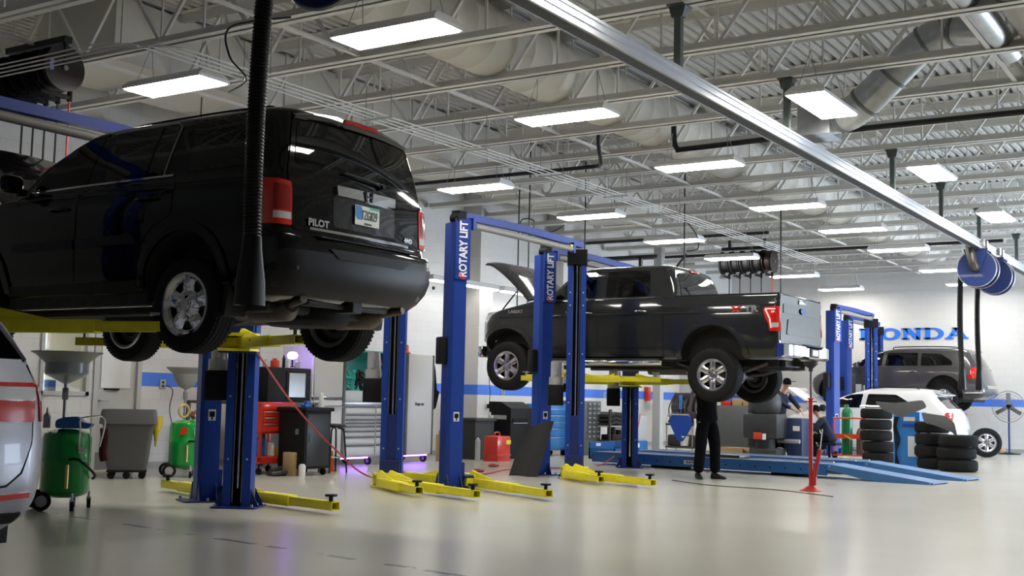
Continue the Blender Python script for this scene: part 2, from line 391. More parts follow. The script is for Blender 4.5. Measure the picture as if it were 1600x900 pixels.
t = MB().box(10.55, 10.95, 15.5, 15.9, .75, 2.23, .02).build('filing_cabinet', M('beige_metal', (.48, .45, .30), .5)); tag(t, 'beige cabinet seen through the interior window behind the drain funnel', 'cabinet')
t = MB().box(10.75, 11.2, 15.05, 15.15, 1.0, 1.32, .01).build('monitor', black_matte); tag(t, 'black screen standing low behind the interior window', 'monitor')
MB().box(10.8, 11.15, 15.04, 15.05, .75, 1.02).build('stand', black_matte, t, 0)
tag(MB().box(10.3, 12.5, 15.05, 17.0, .7, .75).box(10.32, 10.38, 15.1, 15.16, 0, .7).box(12.4, 12.46, 15.1, 15.16, 0, .7).build('office_desk', wood, smooth=0), 'wooden desk in the office behind the interior window', 'desk')
# roof deck: corrugated sheet, ribs along the bay line
pr = []; y = -5.4; 
while y < 15.0: pr += [(y, ZD + .07), (y + .045, ZD + .07), (y + .062, ZD), (y + .135, ZD), (y + .152, ZD + .07)]; y += .152
b = MB(); n = len(pr); b.add([(-4.2, a, c) for a, c in pr] + [(36.2, a, c) for a, c in pr], [(i, i + 1, n + i + 1, n + i) for i in range(n - 1)])
struct(b.build('ceiling', deck_white, smooth=0, flip=False))
struct(MB().box(-4.2, 36.2, -5.4, 15, 6.3, 6.4).build('ceiling_1', deck_white, smooth=0))
# ---- open-web joists
def joist_mesh():
    b = MB(); y0, y1 = -5.15, 14.75
    for s in (-1, 1):
        b.box(s * .02, s * .105, y0, y1, 5.07, 5.08); b.box(s * .02, s * .032, y0, y1, 5.07, 5.17)
        b.box(s * .02, s * .12, y0, y1, ZD - .014, ZD - .002); b.box(s * .02, s * .032, y0, y1, ZD - .12, ZD - .002)
    p = 1.36; y = y0 + .1; k = 0
    while y + p < y1:
        for (a, za, c, zc) in ((y, 6.02, y + p / 2, 5.11), (y + p / 2, 5.11, y + p, 6.02)):
            d = Vector((0, c - a, zc - za)).normalized(); q = Vector((0, -d.z, d.y)) * .02
            v = [Vector((sx, a, za)) + sg * q for sx in (-.018, .018) for sg in (-1, 1)] + [Vector((sx, c, zc)) + sg * q for sx in (-.018, .018) for sg in (-1, 1)]
            b.add(v, [(0, 1, 3, 2), (4, 6, 7, 5), (0, 4, 5, 1), (2, 3, 7, 6), (0, 2, 6, 4), (1, 5, 7, 3)])
        b.box(-.012, .012, y - .012, y + .012, 5.1, 6.03); b.box(-.01, .01, y + p / 2 - .01, y + p / 2 + .01, 5.1, 6.03) if k % 2 else None
        y += p; k += 1
    return b
j0 = None
for k in range(-5, 16):
    X = 12.08 + 1.533 * k
    if j0 is None: j0 = joist_mesh().build('ceiling_joist', joist_white, smooth=0); o = j0
    else: o = j0.copy(); COL.objects.link(o)
    o.location = (X, 0, 0)
    tag(o, 'white open-web steel joist spanning across the bays under the roof deck', 'joist', 'white open-web roof joists')
# bridging bars tying joists, along the bay line
br = None
for (yy, zz) in [(2.6, 5.09), (2.6, 6.0), (8.9, 5.09), (8.9, 5.98), (11.9, 5.09), (5.9, 5.98)]:
    if br is None: br = MB().box(4, 35.9, -.025, .025, 0, .006).box(4, 35.9, -.003, .003, 0, .04).build('bridging_bar', joist_white, smooth=0); o = br
    else: o = br.copy(); COL.objects.link(o)
    o.location = (0, yy, zz - .005 if zz < 5.5 else zz); tag(o, 'long white angle bar tying the roof joists together', 'bar', 'white joist bridging bars')
# ---- hanging lamps
def lamp_proto():
    r = empty('ceiling_light', (0, 0, 0), '', 'lamp')
    b = MB(); v = []
    for (hx, hy, z) in ((.225, .625, 0), (.225, .625, .035), (.15, .60, .10)): v += [(-hx, -hy, z), (hx, -hy, z), (hx, hy, z), (-hx, hy, z)]
    f = [(i + a, i + (a + 1) % 4, i + 4 + (a + 1) % 4, i + 4 + a) for i in (0, 4) for a in range(4)] + [(3, 2, 1, 0), (8, 9, 10, 11)]
    b.add(v, f).build('housing', M('lamp_housing', (.85, .85, .85), .4), r, 0)
    MB().box(-.205, .205, -.605, .605, -.012, -.002).build('lens', lens_emit, r, 0)
    for s in (-1, 1):
        for t in (-1, 1): MB().cyl((t * .12, s * .5, .09), (0, s * .42, .53), .004, n=5).build('hanging_wire', steel, r)
    return r
L0 = lamp_proto(); first = True
LAMPS = [(8.74, 7.0, 0, 'rectangular light above the tail of the lifted black SUV, largest and nearest lamp'), (12.39, 7.24, 0, 'rectangular light high above the empty blue lift, second in the nearest lamp row'), (15.9, 7.05, 0, 'rectangular light above the pickup nearest the black pipe elbow'),
 (19.9, 7.17, 0, 'rectangular light above the pickup cab and left of the long rail, fourth in its row'), (23.1, 7.0, 0, 'rectangular light right of the small hose reels, fifth in its row'), (26.4, 7.0, 0, 'rectangular light left of the hanging black hoses, sixth in its row'), (30.8, 7.0, 0, 'rectangular light just left of the blue exhaust reels, farthest of its row'),
 (9.08, 10.4, 0, 'rectangular light above the front of the lifted black SUV, left in the photo'), (12.6, 11.05, 0, 'rectangular light hidden behind the tail of the black SUV'), (16.0, 11.05, 0, 'rectangular light just above the first ROTARY LIFT post'), (19.45, 10.8, 0, 'rectangular light above the second ROTARY LIFT post beside the white duct'), (23.2, 10.85, 0, 'rectangular light above the pickup roof next to the steel wall bracket'),
 (26.5, 10.9, 0, 'rectangular light directly left of the row of small hose reels'), (30.8, 10.9, 0, 'rectangular light low over the tailgate of the pickup'), (34.8, 10.9, 0, 'rectangular light nearest the blue wall lettering'),
 (8.28, 4.32, 1, 'rectangular light cut by the top edge of the frame above the rail'), (13.24, 4.35, 1, 'square-on rectangular light right of the long rail beside the big metal duct'), (17.9, 4.25, 1, 'rectangular light right of the rail between two grey hanger posts'), (22.5, 4.25, 1, 'rectangular light at the right edge above the blue exhaust reels'), (27.1, 4.25, 1, 'small rectangular light beyond the blue reels at the right edge'),
 (34.5, 7.2, 0, 'rectangular light close to the back wall behind the exhaust reels')]
for (x, y, o90, lb) in LAMPS:
    if first: o = L0; first = False
    else: o = copy_tree(L0)
    o.location = (x, y, 4.6); o.rotation_euler = (0, 0, PI / 2 if o90 else 0); tag(o, lb, 'lamp', 'rectangular lamps hanging under the joists')
# wall strip lamps on the left wall
st = None
for (x, lb) in [(20.3, 'long strip lamp on the left wall directly right of the first lift post'), (22.9, 'long strip lamp on the left wall behind the raised pickup hood')]:
    if st is None:
        st = empty('wall_light', (0, 0, 0), '', 'lamp')
        MB().box(-1.2, 1.2, -.14, .02, 0, .10, .01).box(-.9, -.86, .0, .5, .03, .06).box(.86, .9, 0, .5, .03, .06).build('housing', lt_grey, st, 0); MB().box(-1.18, 1.18, -.13, .0, -.03, -.002).build('lens', M('strip_lens', (1, 1, 1), .5, emit=(1, .97, .94), es=5), st, 0); o = st
    else: o = copy_tree(st)
    o.location = (x, 14.28, 3.52); tag(o, lb, 'lamp', 'strip lamps along the left wall')
# ---- HONDA lettering on the back wall
sg = empty('wall_lettering', (35.98, 9.15, 3.18), 'blue slab-serif HONDA lettering on the back wall', 'sign')
def letter(parts, x0, w, name):
    b = MB(); H = .335
    for p in parts: b.prism([(-(x0 + a * w) * 1.0, c * H) for a, c in p], -.012, .0, 'x')
    b.build('letter', honda_blue, sg, 0)
def R(a, b_, c, d): return [(a, c), (b_, c), (b_, d), (a, d)]
def ring(cx, cy, rx, ry, tx, ty, a0, a1, n=20):
    out = []
    for i in range(n):
        t0 = a0 + (a1 - a0) * i / n; t1 = a0 + (a1 - a0) * (i + 1) / n
        out.append([(cx + rx * math.cos(t0), cy + ry * math.sin(t0)), (cx + rx * math.cos(t1), cy + ry * math.sin(t1)), (cx + (rx - tx) * math.cos(t1), cy + (ry - ty) * math.sin(t1)), (cx + (rx - tx) * math.cos(t0), cy + (ry - ty) * math.sin(t0))])
    return out
Hh = [R(.08, .36, 0, 1), R(.64, .92, 0, 1), R(.3, .7, .41, .59), R(0, .44, 0, .15), R(.56, 1, 0, .15), R(0, .44, .85, 1), R(.56, 1, .85, 1)]
Oo = ring(.5, .5, .5, .52, .26, .17, 0, 2 * PI, 28)
Nn = [R(.1, .3, 0, 1), R(.7, .9, 0, 1), [(.1, 1), (.42, 1), (.9, 0), (.62, 0)], R(0, .4, 0, .14), R(.6, 1, .86, 1), R(0, .3, .86, 1)]
Dd = [R(.08, .34, 0, 1), R(0, .5, 0, .15), R(0, .5, .85, 1)] + ring(.48, .5, .52, .5, .26, .15, -PI / 2, PI / 2, 16)
Aa = [[(.08, .1), (.26, .1), (.56, .9), (.42, 1)], [(.36, 1), (.64, 1), (.94, .1), (.66, .1)], R(.26, .76, .27, .42), R(0, .38, 0, .14), R(.58, 1, 0, .14), R(.30, .62, .9, 1)]
x = -1.57
for (g, w) in ((Hh, .60), (Oo, .60), (Nn, .62), (Dd, .58), (Aa, .66)): letter(g, x, w, ''); x += w + .02
# ---- exhaust rail, hanger posts
rl = empty('exhaust_rail', (20, 4.905, 4.33), 'long aluminium exhaust-hose rail hanging under the joists across the upper right', 'rail')
MB().box(-15.5, 15.9, .07, .085, -.075, .07).box(-15.5, 15.9, -.085, -.065, -.075, .07).box(-15.5, 15.9, -.085, .085, .06, .072).box(-15.5, 15.9, -.10, -.08, -.012, .008).box(-15.5, 15.9, -.10, -.08, .055, .08).box(-15.5, 15.9, -.10, -.08, -.08, -.06).build('rail_profile', alu, rl, 0)
MB().box(-15.5, 15.9, -.065, .07, -.07, -.02).build('underside_shade', M('shade_grey', (.07, .075, .08), .6), rl, 0, 'dark strip standing for the shaded slot under the rail')  # dark colour stands in for shade in the rail's open underside
hp = None
for X in (10.55, 13.61, 18.21, 21.28, 24.34, 28.2, 31.2):
    b = MB().box(-.035, .035, -.035, .035, .065, .74).box(-.10, .10, -.09, .09, .725, .737).prism([(-.09, .73), (.09, .73), (.06, .62), (-.06, .62)], -.045, .045, 'x').box(-.07, .07, -.06, .06, .062, .09)
    for s in (-1, 1):
        b.cyl((0, s * .03, .68), (-.05, s * .03, .68), .008, n=6)
    b.build('hanger_post', M('hanger_grey', (.12, .14, .13), .5, .3), rl, 0).location = (X - 20, 0, 0)
# ---- ducts
t = empty('air_duct', (17.2, 12.75, 5.25), 'large square-section white air duct running along the left wall', 'duct')
MB().box(-7.7, 7.8, -.75, .75, 0, .8).build('duct_body', duct_white, t, 0)
for k in range(11): MB().box(-7.72 + k * 1.5, -7.66 + k * 1.5, -.77, .77, -.02, .82).build('flange', duct_white, t, 0)

rd = MB(); prof = []
x = 7.0
while x < 34: prof += [(.42, x), (.42, x + .38), (.43, x + .39), (.43, x + .41), (.42, x + .42)]; x += .42
rd.lathe(prof, 28, (0, 8.15, 5.56), 'x'); t = rd.build('round_duct', duct_white, smooth=50); tag(t, 'wide round white duct running through the roof joists towards the back wall', 'duct')
t = empty('metal_duct', (0, 0, 0), 'galvanised round duct bending down from the roof at upper right', 'duct')
pts = bez([(14.35, 4.62, 4.72), (14.2, 4.3, 4.72), (14.1, 3.95, 4.95), (14.0, 3.45, 5.35), (13.95, 3.1, 5.5), (13.9, 2.95, 5.48), (13.88, 2.72, 5.44)], 6)
MB().tube(pts, .2, 24).build('duct_pipe', galv, t, 50)
for i in (0, 4, 9, 14, 19, 24, 28):
    p = pts[i]; d = (pts[i + 1] - pts[i]).normalized(); MB().cyl(p - d * .02, p + d * .02, .212, n=24).build('joint_band', M('band_dark', (.2, .21, .21), .5, .7), t, 40)
MB().box(14.1, 14.6, 4.55, 4.95, 4.48, 4.98).build('duct_box', galv, t, 0)
t = empty('trunk_duct', (0, 0, 0), 'pair of grey metal ducts crossing the top right corner', 'duct')
MB().tube([(9.0, 2.52, 5.22), (12, 2.52, 5.22), (14.2, 2.5, 5.22)], .14, 20).build('duct_pipe', galv, t, 50); MB().tube([(9.0, 2.12, 5.28), (15.6, 2.1, 5.28)], .2, 20).build('duct_pipe', M('duct_tan', (.34, .30, .24), .45, .4, noise=(4, .3)), t, 50)
# ---- pipes and conduits
def pipe(name, pts, r, m, label, cat='pipe', group=None, n=8, k=6, smooth=True):
    o = MB().tube(bez(pts, k) if smooth else pts, r, n).build(name, m, smooth=50); return tag(o, label, cat, group)
pipe('gas_pipe', [(16.4, 13.5, 4.86), (16.4, 11, 4.86), (16.4, 9.3, 4.86), (16.35, 8.95, 4.86), (16.1, 8.78, 4.87), (15.7, 8.6, 5.0), (15.6, 8.55, 5.25), (15.6, 8.55, 5.2)], .032, black_iron, 'black iron pipe with an upturned elbow above the raised pickup hood', n=10)
pipe('gas_pipe', [(16.0, 1.0, 4.93), (16.0, 5.0, 4.93), (16.0, 7.2, 4.9), (16.0, 7.45, 4.92), (16.0, 7.5, 5.15), (16.0, 7.5, 5.35)], .04, black_iron, 'long black iron pipe crossing behind the rail towards the right edge', n=10)
pipe('gas_pipe', [(27.2, 14.8, 4.8), (27.2, 5, 4.8)], .035, black_iron, 'straight black pipe passing behind the row of small hose reels', smooth=False)
pipe('gas_pipe', [(24.4, 14.8, 4.85), (24.4, 9.2, 4.85)], .035, black_iron, 'straight black pipe crossing above the steel wall bracket', smooth=False)
for i in range(4):
    o = MB().tube(bez([(7.6, 14.0, 4.62), (7.6, 11.0, 4.62), (7.6, 9.9, 4.62), (7.75, 9.62, 4.62), (8.1, 9.55, 4.62), (10, 9.55, 4.62), (28, 9.5, 4.62)], 5), .0085, 6).build('conduit', joist_white, smooth=50)
    o.location = (i * .10, i * -.115, 0); tag(o, 'thin white conduit in the bundle of four running from the hose reels to the back', 'conduit', 'bundle of thin white conduits')
for i in range(9):
    x = 9.3 + i * 2.1
    o = MB().box(-.02, .02, -.40, .06, 4.60, 4.608).cyl((0, .03, 4.6), (0, .03, 5.09), .005, n=5).cyl((0, -.37, 4.6), (0, -.37, 5.09), .005, n=5).build('pipe_hanger', steel, smooth=0)
    o.location = (x, 9.53, 0); tag(o, 'small trapeze hanger carrying the four white conduits', 'hanger', 'trapeze hangers of the conduit bundle')
for (x, y, z0, lb) in [(19.0, 12.1, 2.0, 'thin black air line dropping behind the first lift beam, left of the pair'), (19.05, 11.9, 2.0, 'black air pipe dropping behind the first lift beam, right of the pair'), (21.2, 11.9, 2.6, 'thin black drop line straight above the end of the first lift beam'), (22.3, 10.2, 2.6, 'black drop line above the pickup cab ending behind its roof'), (23.5, 8.6, 2.6, 'dark drop pipe right of the small hose reels above the pickup bed')]:
    o = MB().tube([(x, y, z0), (x, y, 6.1)], .014, 6).build('air_drop_line', black_iron, smooth=50); tag(o, lb, 'pipe')
for (pts, lb) in [([(19, 12.1, 4.3), (18.95, 12.0, 4.55), (19.0, 11.75, 4.5), (19.0, 11.9, 4.15), (19.05, 12.05, 4.45), (19.1, 11.5, 4.3), (19.2, 11.2, 4.45)], 'coiled black cable beside the air line above the first lift'),
                  ([(8.9, 8.5, 5.05), (8.6, 9.05, 4.95), (8.5, 8.95, 4.6), (8.55, 8.75, 4.35), (8.7, 9.15, 4.3)], 'loose black cable looping beside the near exhaust hose'),
                  ([(22.3, 10.2, 4.9), (22.3, 9.95, 4.6), (22.3, 9.9, 4.3), (22.3, 10.15, 4.25)], 'loop of grey cable on the drop line above the pickup')]:
    o = MB().tube(bez(pts, 8), .011, 6).build('cable', black_iron, smooth=50); tag(o, lb, 'cable')
# steel bracket on the left wall
t = empty('wall_bracket', (24.6, 14.3, 3.0), 'black steel bracket with a diagonal brace on the left wall above the pickup', 'bracket')
MB().box(-.04, .04, -2.4, .05, 1.45, 1.53).box(-.04, .04, -2.0, -1.93, -.2, 1.5).build('bracket_arm', black_iron, t, 0); MB().tube([(0, -1.95, .2), (0, -3.1, 1.5)], .025, 6).build('brace', black_iron, t)
# ---- hose reel banks
def reel_bank(name, loc, n, pitch, R, label, with_hose):
    t = empty(name, loc, label, 'hose reel')
    for k in range(n):
        o = (0, k * pitch, 0); w = pitch * .42
        rr = MB().lathe([(0, -w), (R, -w), (R, -w + .012), (R * .55, -w + .012), (R * .8, -w * .5), (R * .8, w * .5), (R * .55, w - .012), (R, w - .012), (R, w), (0, w)], 28, o, 'y').build('reel', black_matte if k != (n - 1 if name == 'x' else 0) else M('reel_edge', (.02, .008, .007), .5), t)
        MB().lathe([(0, -w - .02), (.03, -w - .02), (.03, -w)], 12, o, 'y').build('hub', steel, rr)
        MB().box(-R * .95, R * .65, k * pitch - .02, k * pitch + .02, -R * 1.25, -R * 1.05, .01).cyl((R * .55, k * pitch, -R * .85), (R * .55, k * pitch, -R * 1.3), .03, n=8).build('hose_guide', black_matte, t)
        m = hose_red if k == 0 else plastic_black
        MB().tube([(R * .55, k * pitch, -R * 1.2), (R * .55, k * pitch, -with_hose)], .012 if R > .2 else .014, 6).build('hose', m, t)
    MB().box(-.05, .05, -.12, (n - 1) * pitch + .12, R + .03, R + .10).box(-.02, .02, -.1, -.04, -.02, R + .05).build('frame', black_iron, t, 0)
    for yy in (.1, (n - 1) * pitch - .1): MB().box(-.03, .03, yy, yy + .06, R + .1, 5.1 - loc[2]).build('hanger', black_iron, t, 0)
    return t
t = reel_bank('hose_reel_bank', (8.35, 11.46, 4.76), 5, .21, .26, 'bank of black hose reels hanging at the upper left above the black SUV', 1.6)
MB().lathe([(.155, -.092), (.205, -.092), (.205, -.096), (.155, -.096)], 10, (0, 0, 0), 'y', True, -1.9, -1.2).build('label', M('label_blue', (.25, .3, .7), .5), t, 0)
t = reel_bank('hose_reel_bank', (27.0, 10.15, 4.55), 5, .27, .28, 'row of small hose reels hanging behind the pickup bed', 1.8)
# ---- exhaust hose reels
def hose_reel(loc, label, hose_end, lean=0, dark=False, nozzle=True):
    t = empty('exhaust_reel', loc, label, 'hose reel', 'blue exhaust hose reels on the rail')
    R = .35
    rr = MB().lathe([(0, -.16), (R, -.16), (R + .01, -.13), (R, -.12), (.25, -.12), (.25, .12), (R, .12), (R + .01, .13), (R, .16), (0, .16)], 40, (0, 0, 0), 'x').build('drum', M('reel_blue', (.007, .028, .15), .4, 0, .1), t)
    MB().torus((-.14, 0, 0), R + .005, .018, 'x', 40, 6).torus((.14, 0, 0), R + .005, .018, 'x', 40, 6).build('rim', steel, rr)
    MB().lathe([(.25, -.115), (.31, -.11), (.31, .11), (.25, .115)], 32, (0, 0, 0), 'x').build('wound_hose', plastic_black, t)
    MB().tube(bez([(-.17, 0, 0), (-.27, .02, .03), (-.30, .06, .2), (-.26, .1, .42)], 5), .085, 14).build('elbow_duct', M('duct_dark', (.10, .09, .075), .4, .6), t)
    MB().prism([(-.22, .35), (.22, .35), (.10, 0), (-.10, 0)], -.21, -.19, 'x').prism([(-.22, .35), (.22, .35), (.10, 0), (-.10, 0)], .19, .21, 'x').box(-.22, .22, -.22, .22, .33, .37).build('bracket', MATS['reel_blue'], t, 0)
    MB().box(-.25, .25, -.1, .1, .36, .5, .01).box(-.22, -.1, -.15, .15, .42, .56).box(.1, .22, -.15, .15, .42, .56).build('trolley', steel, t, 0)
    # corrugated hose
    hy = R - .03; pts = [Vector((0, hy - .0, 0))]; z0, z1 = .05, hose_end; n = int(abs(z1 - z0) / .0105); P = []; rs = []
    for i in range(n + 1):
        z = z0 + (z1 - z0) * i / n; s = i / n; P.append((0, hy + .03 * math.sin(s * 3) + lean * s, z)); rs.append(.056 if i % 2 else .049)
    b = MB().tube(P, .05, 16, rs=rs); b.build('exhaust_hose', M('hose_black', (.006, .006, .007), .4, spec=.3), t, 20)
    if nozzle:
        x, y, z = P[-1]
        v = []; sec = [(.056, .056, 0), (.06, .06, -.08), (.078, .07, -.26), (.084, .075, -.40), (.078, .068, -.40), (.05, .05, -.1)]
        m = MB(); N = 20
        for (a, c, h) in sec:
            for i in range(N):
                q = 2 * PI * i / N; ca, sa = math.cos(q), math.sin(q); e = .6 if h < -.2 else 1
                v.append((x + a * abs(ca) ** e * (1 if ca > 0 else -1), y + c * abs(sa) ** e * (1 if sa > 0 else -1), z + h))
        f = [(i * N + k, i * N + (k + 1) % N, (i + 1) * N + (k + 1) % N, (i + 1) * N + k) for i in range(len(sec) - 1) for k in range(N)]
        m.add(v, f).build('nozzle', MATS['hose_black'], t, 40)
    return t
hose_reel((24.2, 4.905, 3.87), 'blue exhaust hose reel on the rail at right, nearer one facing us', -1.92)
hose_reel((25.75, 4.905, 3.87), 'blue exhaust hose reel on the rail at right, half hidden behind its neighbour', -1.9)
t = hose_reel((5.03, 4.68, 3.80), 'exhaust hose reel at the top edge, its ribbed hose hanging before the black SUV', -1.71, .04)
# ================================================================= TWO-POST LIFTS
def column(root, X, Y, side, car_z, H=3.5):
    """side 'A': opening towards +X, sign cover on the -Y face; 'B': opening towards -X. Local to root."""
    s = 1 if side == 'A' else -1
    X0, Y0, X, Y = X, Y, 0, 0; old = set(bpy.data.objects)
    def P(pts): return [(X + s * a, Y + c) for a, c in pts]
    out = [(.12, -.145), (.12, -.06), (.108, -.06), (.108, -.133), (-.05, -.133), (-.088, -.09), (-.088, .09), (-.05, .133), (.108, .133), (.108, .06), (.12, .06), (.12, .145), (-.06, .145), (-.10, .10), (-.10, -.10), (-.06, -.145)]
    b = MB(); n = len(out); o = P(out); v = [(a, c, .012) for a, c in o] + [(a, c, H) for a, c in o]
    f = [(i, (i + 1) % n, n + (i + 1) % n, n + i) for i in range(n)]
    q = [(0, 1, 2, 3), (0, 3, 4, 15), (4, 5, 14, 15), (5, 6, 13, 14), (6, 7, 12, 13), (7, 8, 11, 12), (8, 9, 10, 11)]
    f += q + [tuple(n + i for i in g) for g in q]; b.add(v, f)
    col = b.build('column', lift_blue, root, 30)
    b = MB().prism(rpoly([(X - .26, Y - .24), (X + .26, Y - .24), (X + .26, Y + .24), (X - .26, Y + .24)], .06), 0, .016, 'z')
    b.prism([(Y + .145, .016), (Y + .235, .016), (Y + .145, .2)], X - .1, X - .088, 'x').prism([(Y - .145, .016), (Y - .235, .016), (Y - .145, .2)], X - .1, X - .088, 'x').prism([(Y + .145, .016), (Y + .235, .016), (Y + .145, .2)], X + .088, X + .1, 'x').prism([(Y - .145, .016), (Y - .235, .016), (Y - .145, .2)], X + .088, X + .1, 'x')
    bp = b.build('base_plate', lift_blue2, root, 20)
    for a in (-.21, .0, .21):
        for c in (-.19, .19): MB().cyl((X + a, Y + c, .012), (X + a, Y + c, .045), .016, n=8).build('anchor_bolt', steel, bp, 30)
    # inner track, rope and cover strip
    MB().box(X - s * .085, X - s * .075, Y - .085, Y + .085, .03, H - .03).build('inner_cover', black_matte, root, 0)
    MB().cyl((X + s * .07, Y + .0, .2), (X + s * .07, Y + .0, H - .1), .014, n=8).build('piston_rod', chrome, root, 40)
    MB().cyl((X + s * .05, Y + .06, .05), (X + s * .05, Y + .06, H - .1), .006, n=6).cyl((X + s * .09, Y - .045, .05), (X + s * .09, Y - .045, H - .1), .006, n=6).build('cable', steel, root, 40)
    for z in (.5, 1.15, 1.9, 2.65, 2.85):
        for c in (-.1, .1): MB().cyl((X + s * .11, Y + c, z), (X + s * .128, Y + c, z), .012, n=8).build('bolt', alu, col, 30)
    # carriage
    cz = car_z
    MB().box(X + s * .0, X + s * .13, Y - .058, Y + .058, cz, cz + .9, .005).box(X + s * .12, X + s * .17, Y - .13, Y + .13, cz - .06, cz + .30, .01).box(X + s * .15, X + s * .30, Y - .20, Y + .20, cz - .06, cz - .02, .004).box(X + s * .15, X + s * .30, Y - .20, Y + .20, cz + .10, cz + .13, .004).build('carriage', lift_blue2, root, 20)
    za = car_z + .04
    g = MB().box(s * .17, s * .30, -.2, .2, za - .05, za + .06, .01)
    g.prism([(s * .26, -.22), (s * .42, -.16), (s * .42, .16), (s * .26, .22)], za + .07, za + .10, 'z').prism([(s * .26, -.22), (s * .42, -.16), (s * .42, .16), (s * .26, .22)], za - .085, za - .06, 'z')
    g.build('arm_yoke', lift_yellow, root, 20)
    if side == 'A':
        MB().prism([(X - .07, Y - .146), (X + .15, Y - .146), (X + .15, Y - .175), (X - .06, Y - .175)], 2.74, H + .04, 'z').build('sign_cover', lift_blue, root, 0)
        text_mesh('ROTARY LIFT', .155, sign_white, 'lettering', root, frame((X + .05, Y - .178, 3.14), (0, 0, 1), (-1, 0, 0)), .004, .005, label='white ROTARY LIFT lettering running up the post', sx=.80)
        b = MB(); 
        for k in range(2): b.lathe([(.035 + k * .022, -.002), (.048 + k * .022, -.002), (.048 + k * .022, .002), (.035 + k * .022, .002)], 12, (0, 0, 0), 'y', True, PI * .85, PI * 1.6)
        b.build('emblem', sign_red, root, 0).location = (X + .055, Y - .179, 2.81)
        MB().box(X - .20, X - .10, Y - .075, Y + .10, 1.62, 1.98, .02).build('control_box', plastic_black, root)
        MB().box(X - .02, X + .06, Y - .147, Y - .1455, .88, 1.0).build('label', paper, root, 0); MB().box(X - .01, X + .05, Y - .1485, Y - .147, .92, .98).box(X + .012, X + .03, Y - .1495, Y - .1485, .89, .97).build('label_print', black_matte, root, 0)
    else:
        b = MB().box(X - .16, X + .15, Y - .155, Y + .155, H - .22, H + .02, .005); b.build('top_cap', black_matte, root)
        # hydraulic power unit on the +Y face
        p = (X + .10, Y + .30)
        u = MB().box(p[0] - .11, p[0] + .11, p[1] - .12, p[1] + .12, 1.10, 1.42, .01).build('oil_tank', plastic_black, root)
        MB().cyl((*p, 1.42), (*p, 1.54), .11, n=18).cyl((*p, 1.54), (*p, 1.78), .085, n=18).cyl((p[0] - .09, p[1], 1.56), (p[0] - .09, p[1], 1.66), .03, n=10).box(p[0] - .03, p[0] + .03, p[1] - .2, p[1], 1.45, 1.5).build('pump_motor', lt_grey, root, 40)
        MB().tube(bez([(p[0], p[1] - .1, 1.6), (p[0] - .15, p[1] - .1, 1.75), (p[0] - .14, p[1] - .12, 1.5), (p[0] - .05, p[1] - .1, 1.42)], 5), .012, 6).build('oil_hose', white_plastic, root)
    for o in bpy.data.objects:            # the posts stand turned 30 degrees towards the rear of the car
        if o not in old and o.parent == root:
            l = o.location.copy(); o.rotation_euler = (0, 0, -s * PI / 6); o.location = Matrix.Rotation(-s * PI / 6, 3, 'Z') @ l + Vector((X0, Y0, 0))
def arm(root, p, q, z, up=False, padh=.10, gus=0):
    """telescoping arm: p,q xy local, z centre"""
    P = Vector((*p, z)); Q = Vector((*q, z)); d = (Q - P); L = d.length; d.normalize(); n = Vector((-d.y, d.x, 0)); T = Matrix((d, n, Vector((0, 0, 1)))).transposed().to_4x4(); T.translation = P
    k = L * .60
    b = MB().box(0, k, -.062, .062, -.055, .055, .006, T); b.add([(0, -.062, .055), (0, .062, .055), (k * .55, .0, .055), (0, -.02, .15), (0, .02, .15)], [(0, 2, 3), (1, 4, 2), (3, 2, 4), (0, 3, 4, 1), (0, 1, 2)], T=T)
    a = b.build('arm', lift_yellow, root, 25)
    b = MB(); e = .008; x1 = L
    for (y0, y1, z0, z1) in ((-.05, .05, .034, .042), (-.05, .05, -.042, -.034), (-.05, -.042, -.042, .042), (.042, .05, -.042, .042)): b.box(k - .15, x1, y0, y1, z0, z1, 0, T)
    b.build('arm_extension', lift_yellow, a, 0)
    b = MB().cyl(T @ Vector((L - .08, 0, .04)), T @ Vector((L - .08, 0, .04 + padh)), .022, n=12).cyl(T @ Vector((L - .08, 0, .04 + padh)), T @ Vector((L - .08, 0, .062 + padh)), .062, n=18)
    b.build('lift_pad', (steel if up else plastic_black), a, 40)
    return a
def lift(x0, x1, y, label, zc, armsA=(), armsB=(), beam=True):
    t = empty('two_post_lift', (x0, y, 0), label, 'car lift', 'blue two-post lifts'); W = x1 - x0; up = zc > .5
    column(t, 0, 0, 'A', zc); column(t, W, 0, 'B', zc)
    za = zc + .04
    for s, arms, cx in ((1, armsA, 0), (-1, armsB, W)):
        for (p, q, ph) in arms: arm(t, (p[0] - x0, p[1] - y), (q[0] - x0, q[1] - y), za, up, ph)
    if beam:
        H = 3.5; z = H + .10
        MB().prism([(.0, z - .08), (.10, z + .05), (.3, z + .07), (W * .5, z + .09), (W - .3, z + .07), (W + .08, z + .06), (W + .08, z - .04), (W - .3, z - .03), (W * .5, z - .01), (.3, z - .03), (.16, z - .1)], -.07, .03, 'y').build('overhead_beam', lift_blue, t, 20)
        MB().tube([(.32, -.09, z - .10), (W - .35, -.09, z - .10)], .045, 12).build('padded_bar', M('pad_grey', (.26, .25, .23), .5), t, 40)
        MB().box(.24, .3, -.13, -.06, z - .16, z, .003).build('bar_bracket', lift_blue, t, 0); MB().box(W - .34, W - .28, -.13, -.06, z - .16, z).build('bar_bracket', lift_blue, t, 0)
        MB().box(-.1, .08, -.13, .0, H - .04, H + .16, .01).cyl((-.06, -.14, H + .05), (-.06, .0, H + .05), .075, n=14).build('pulley_housing', black_matte, t)
        MB().box(W - .42, W - .30, -.12, -.03, z - .12, z - .04).build('switch_box', yellow_tag, t, 0)
    return t
ya, yb = 9.25, 10.02
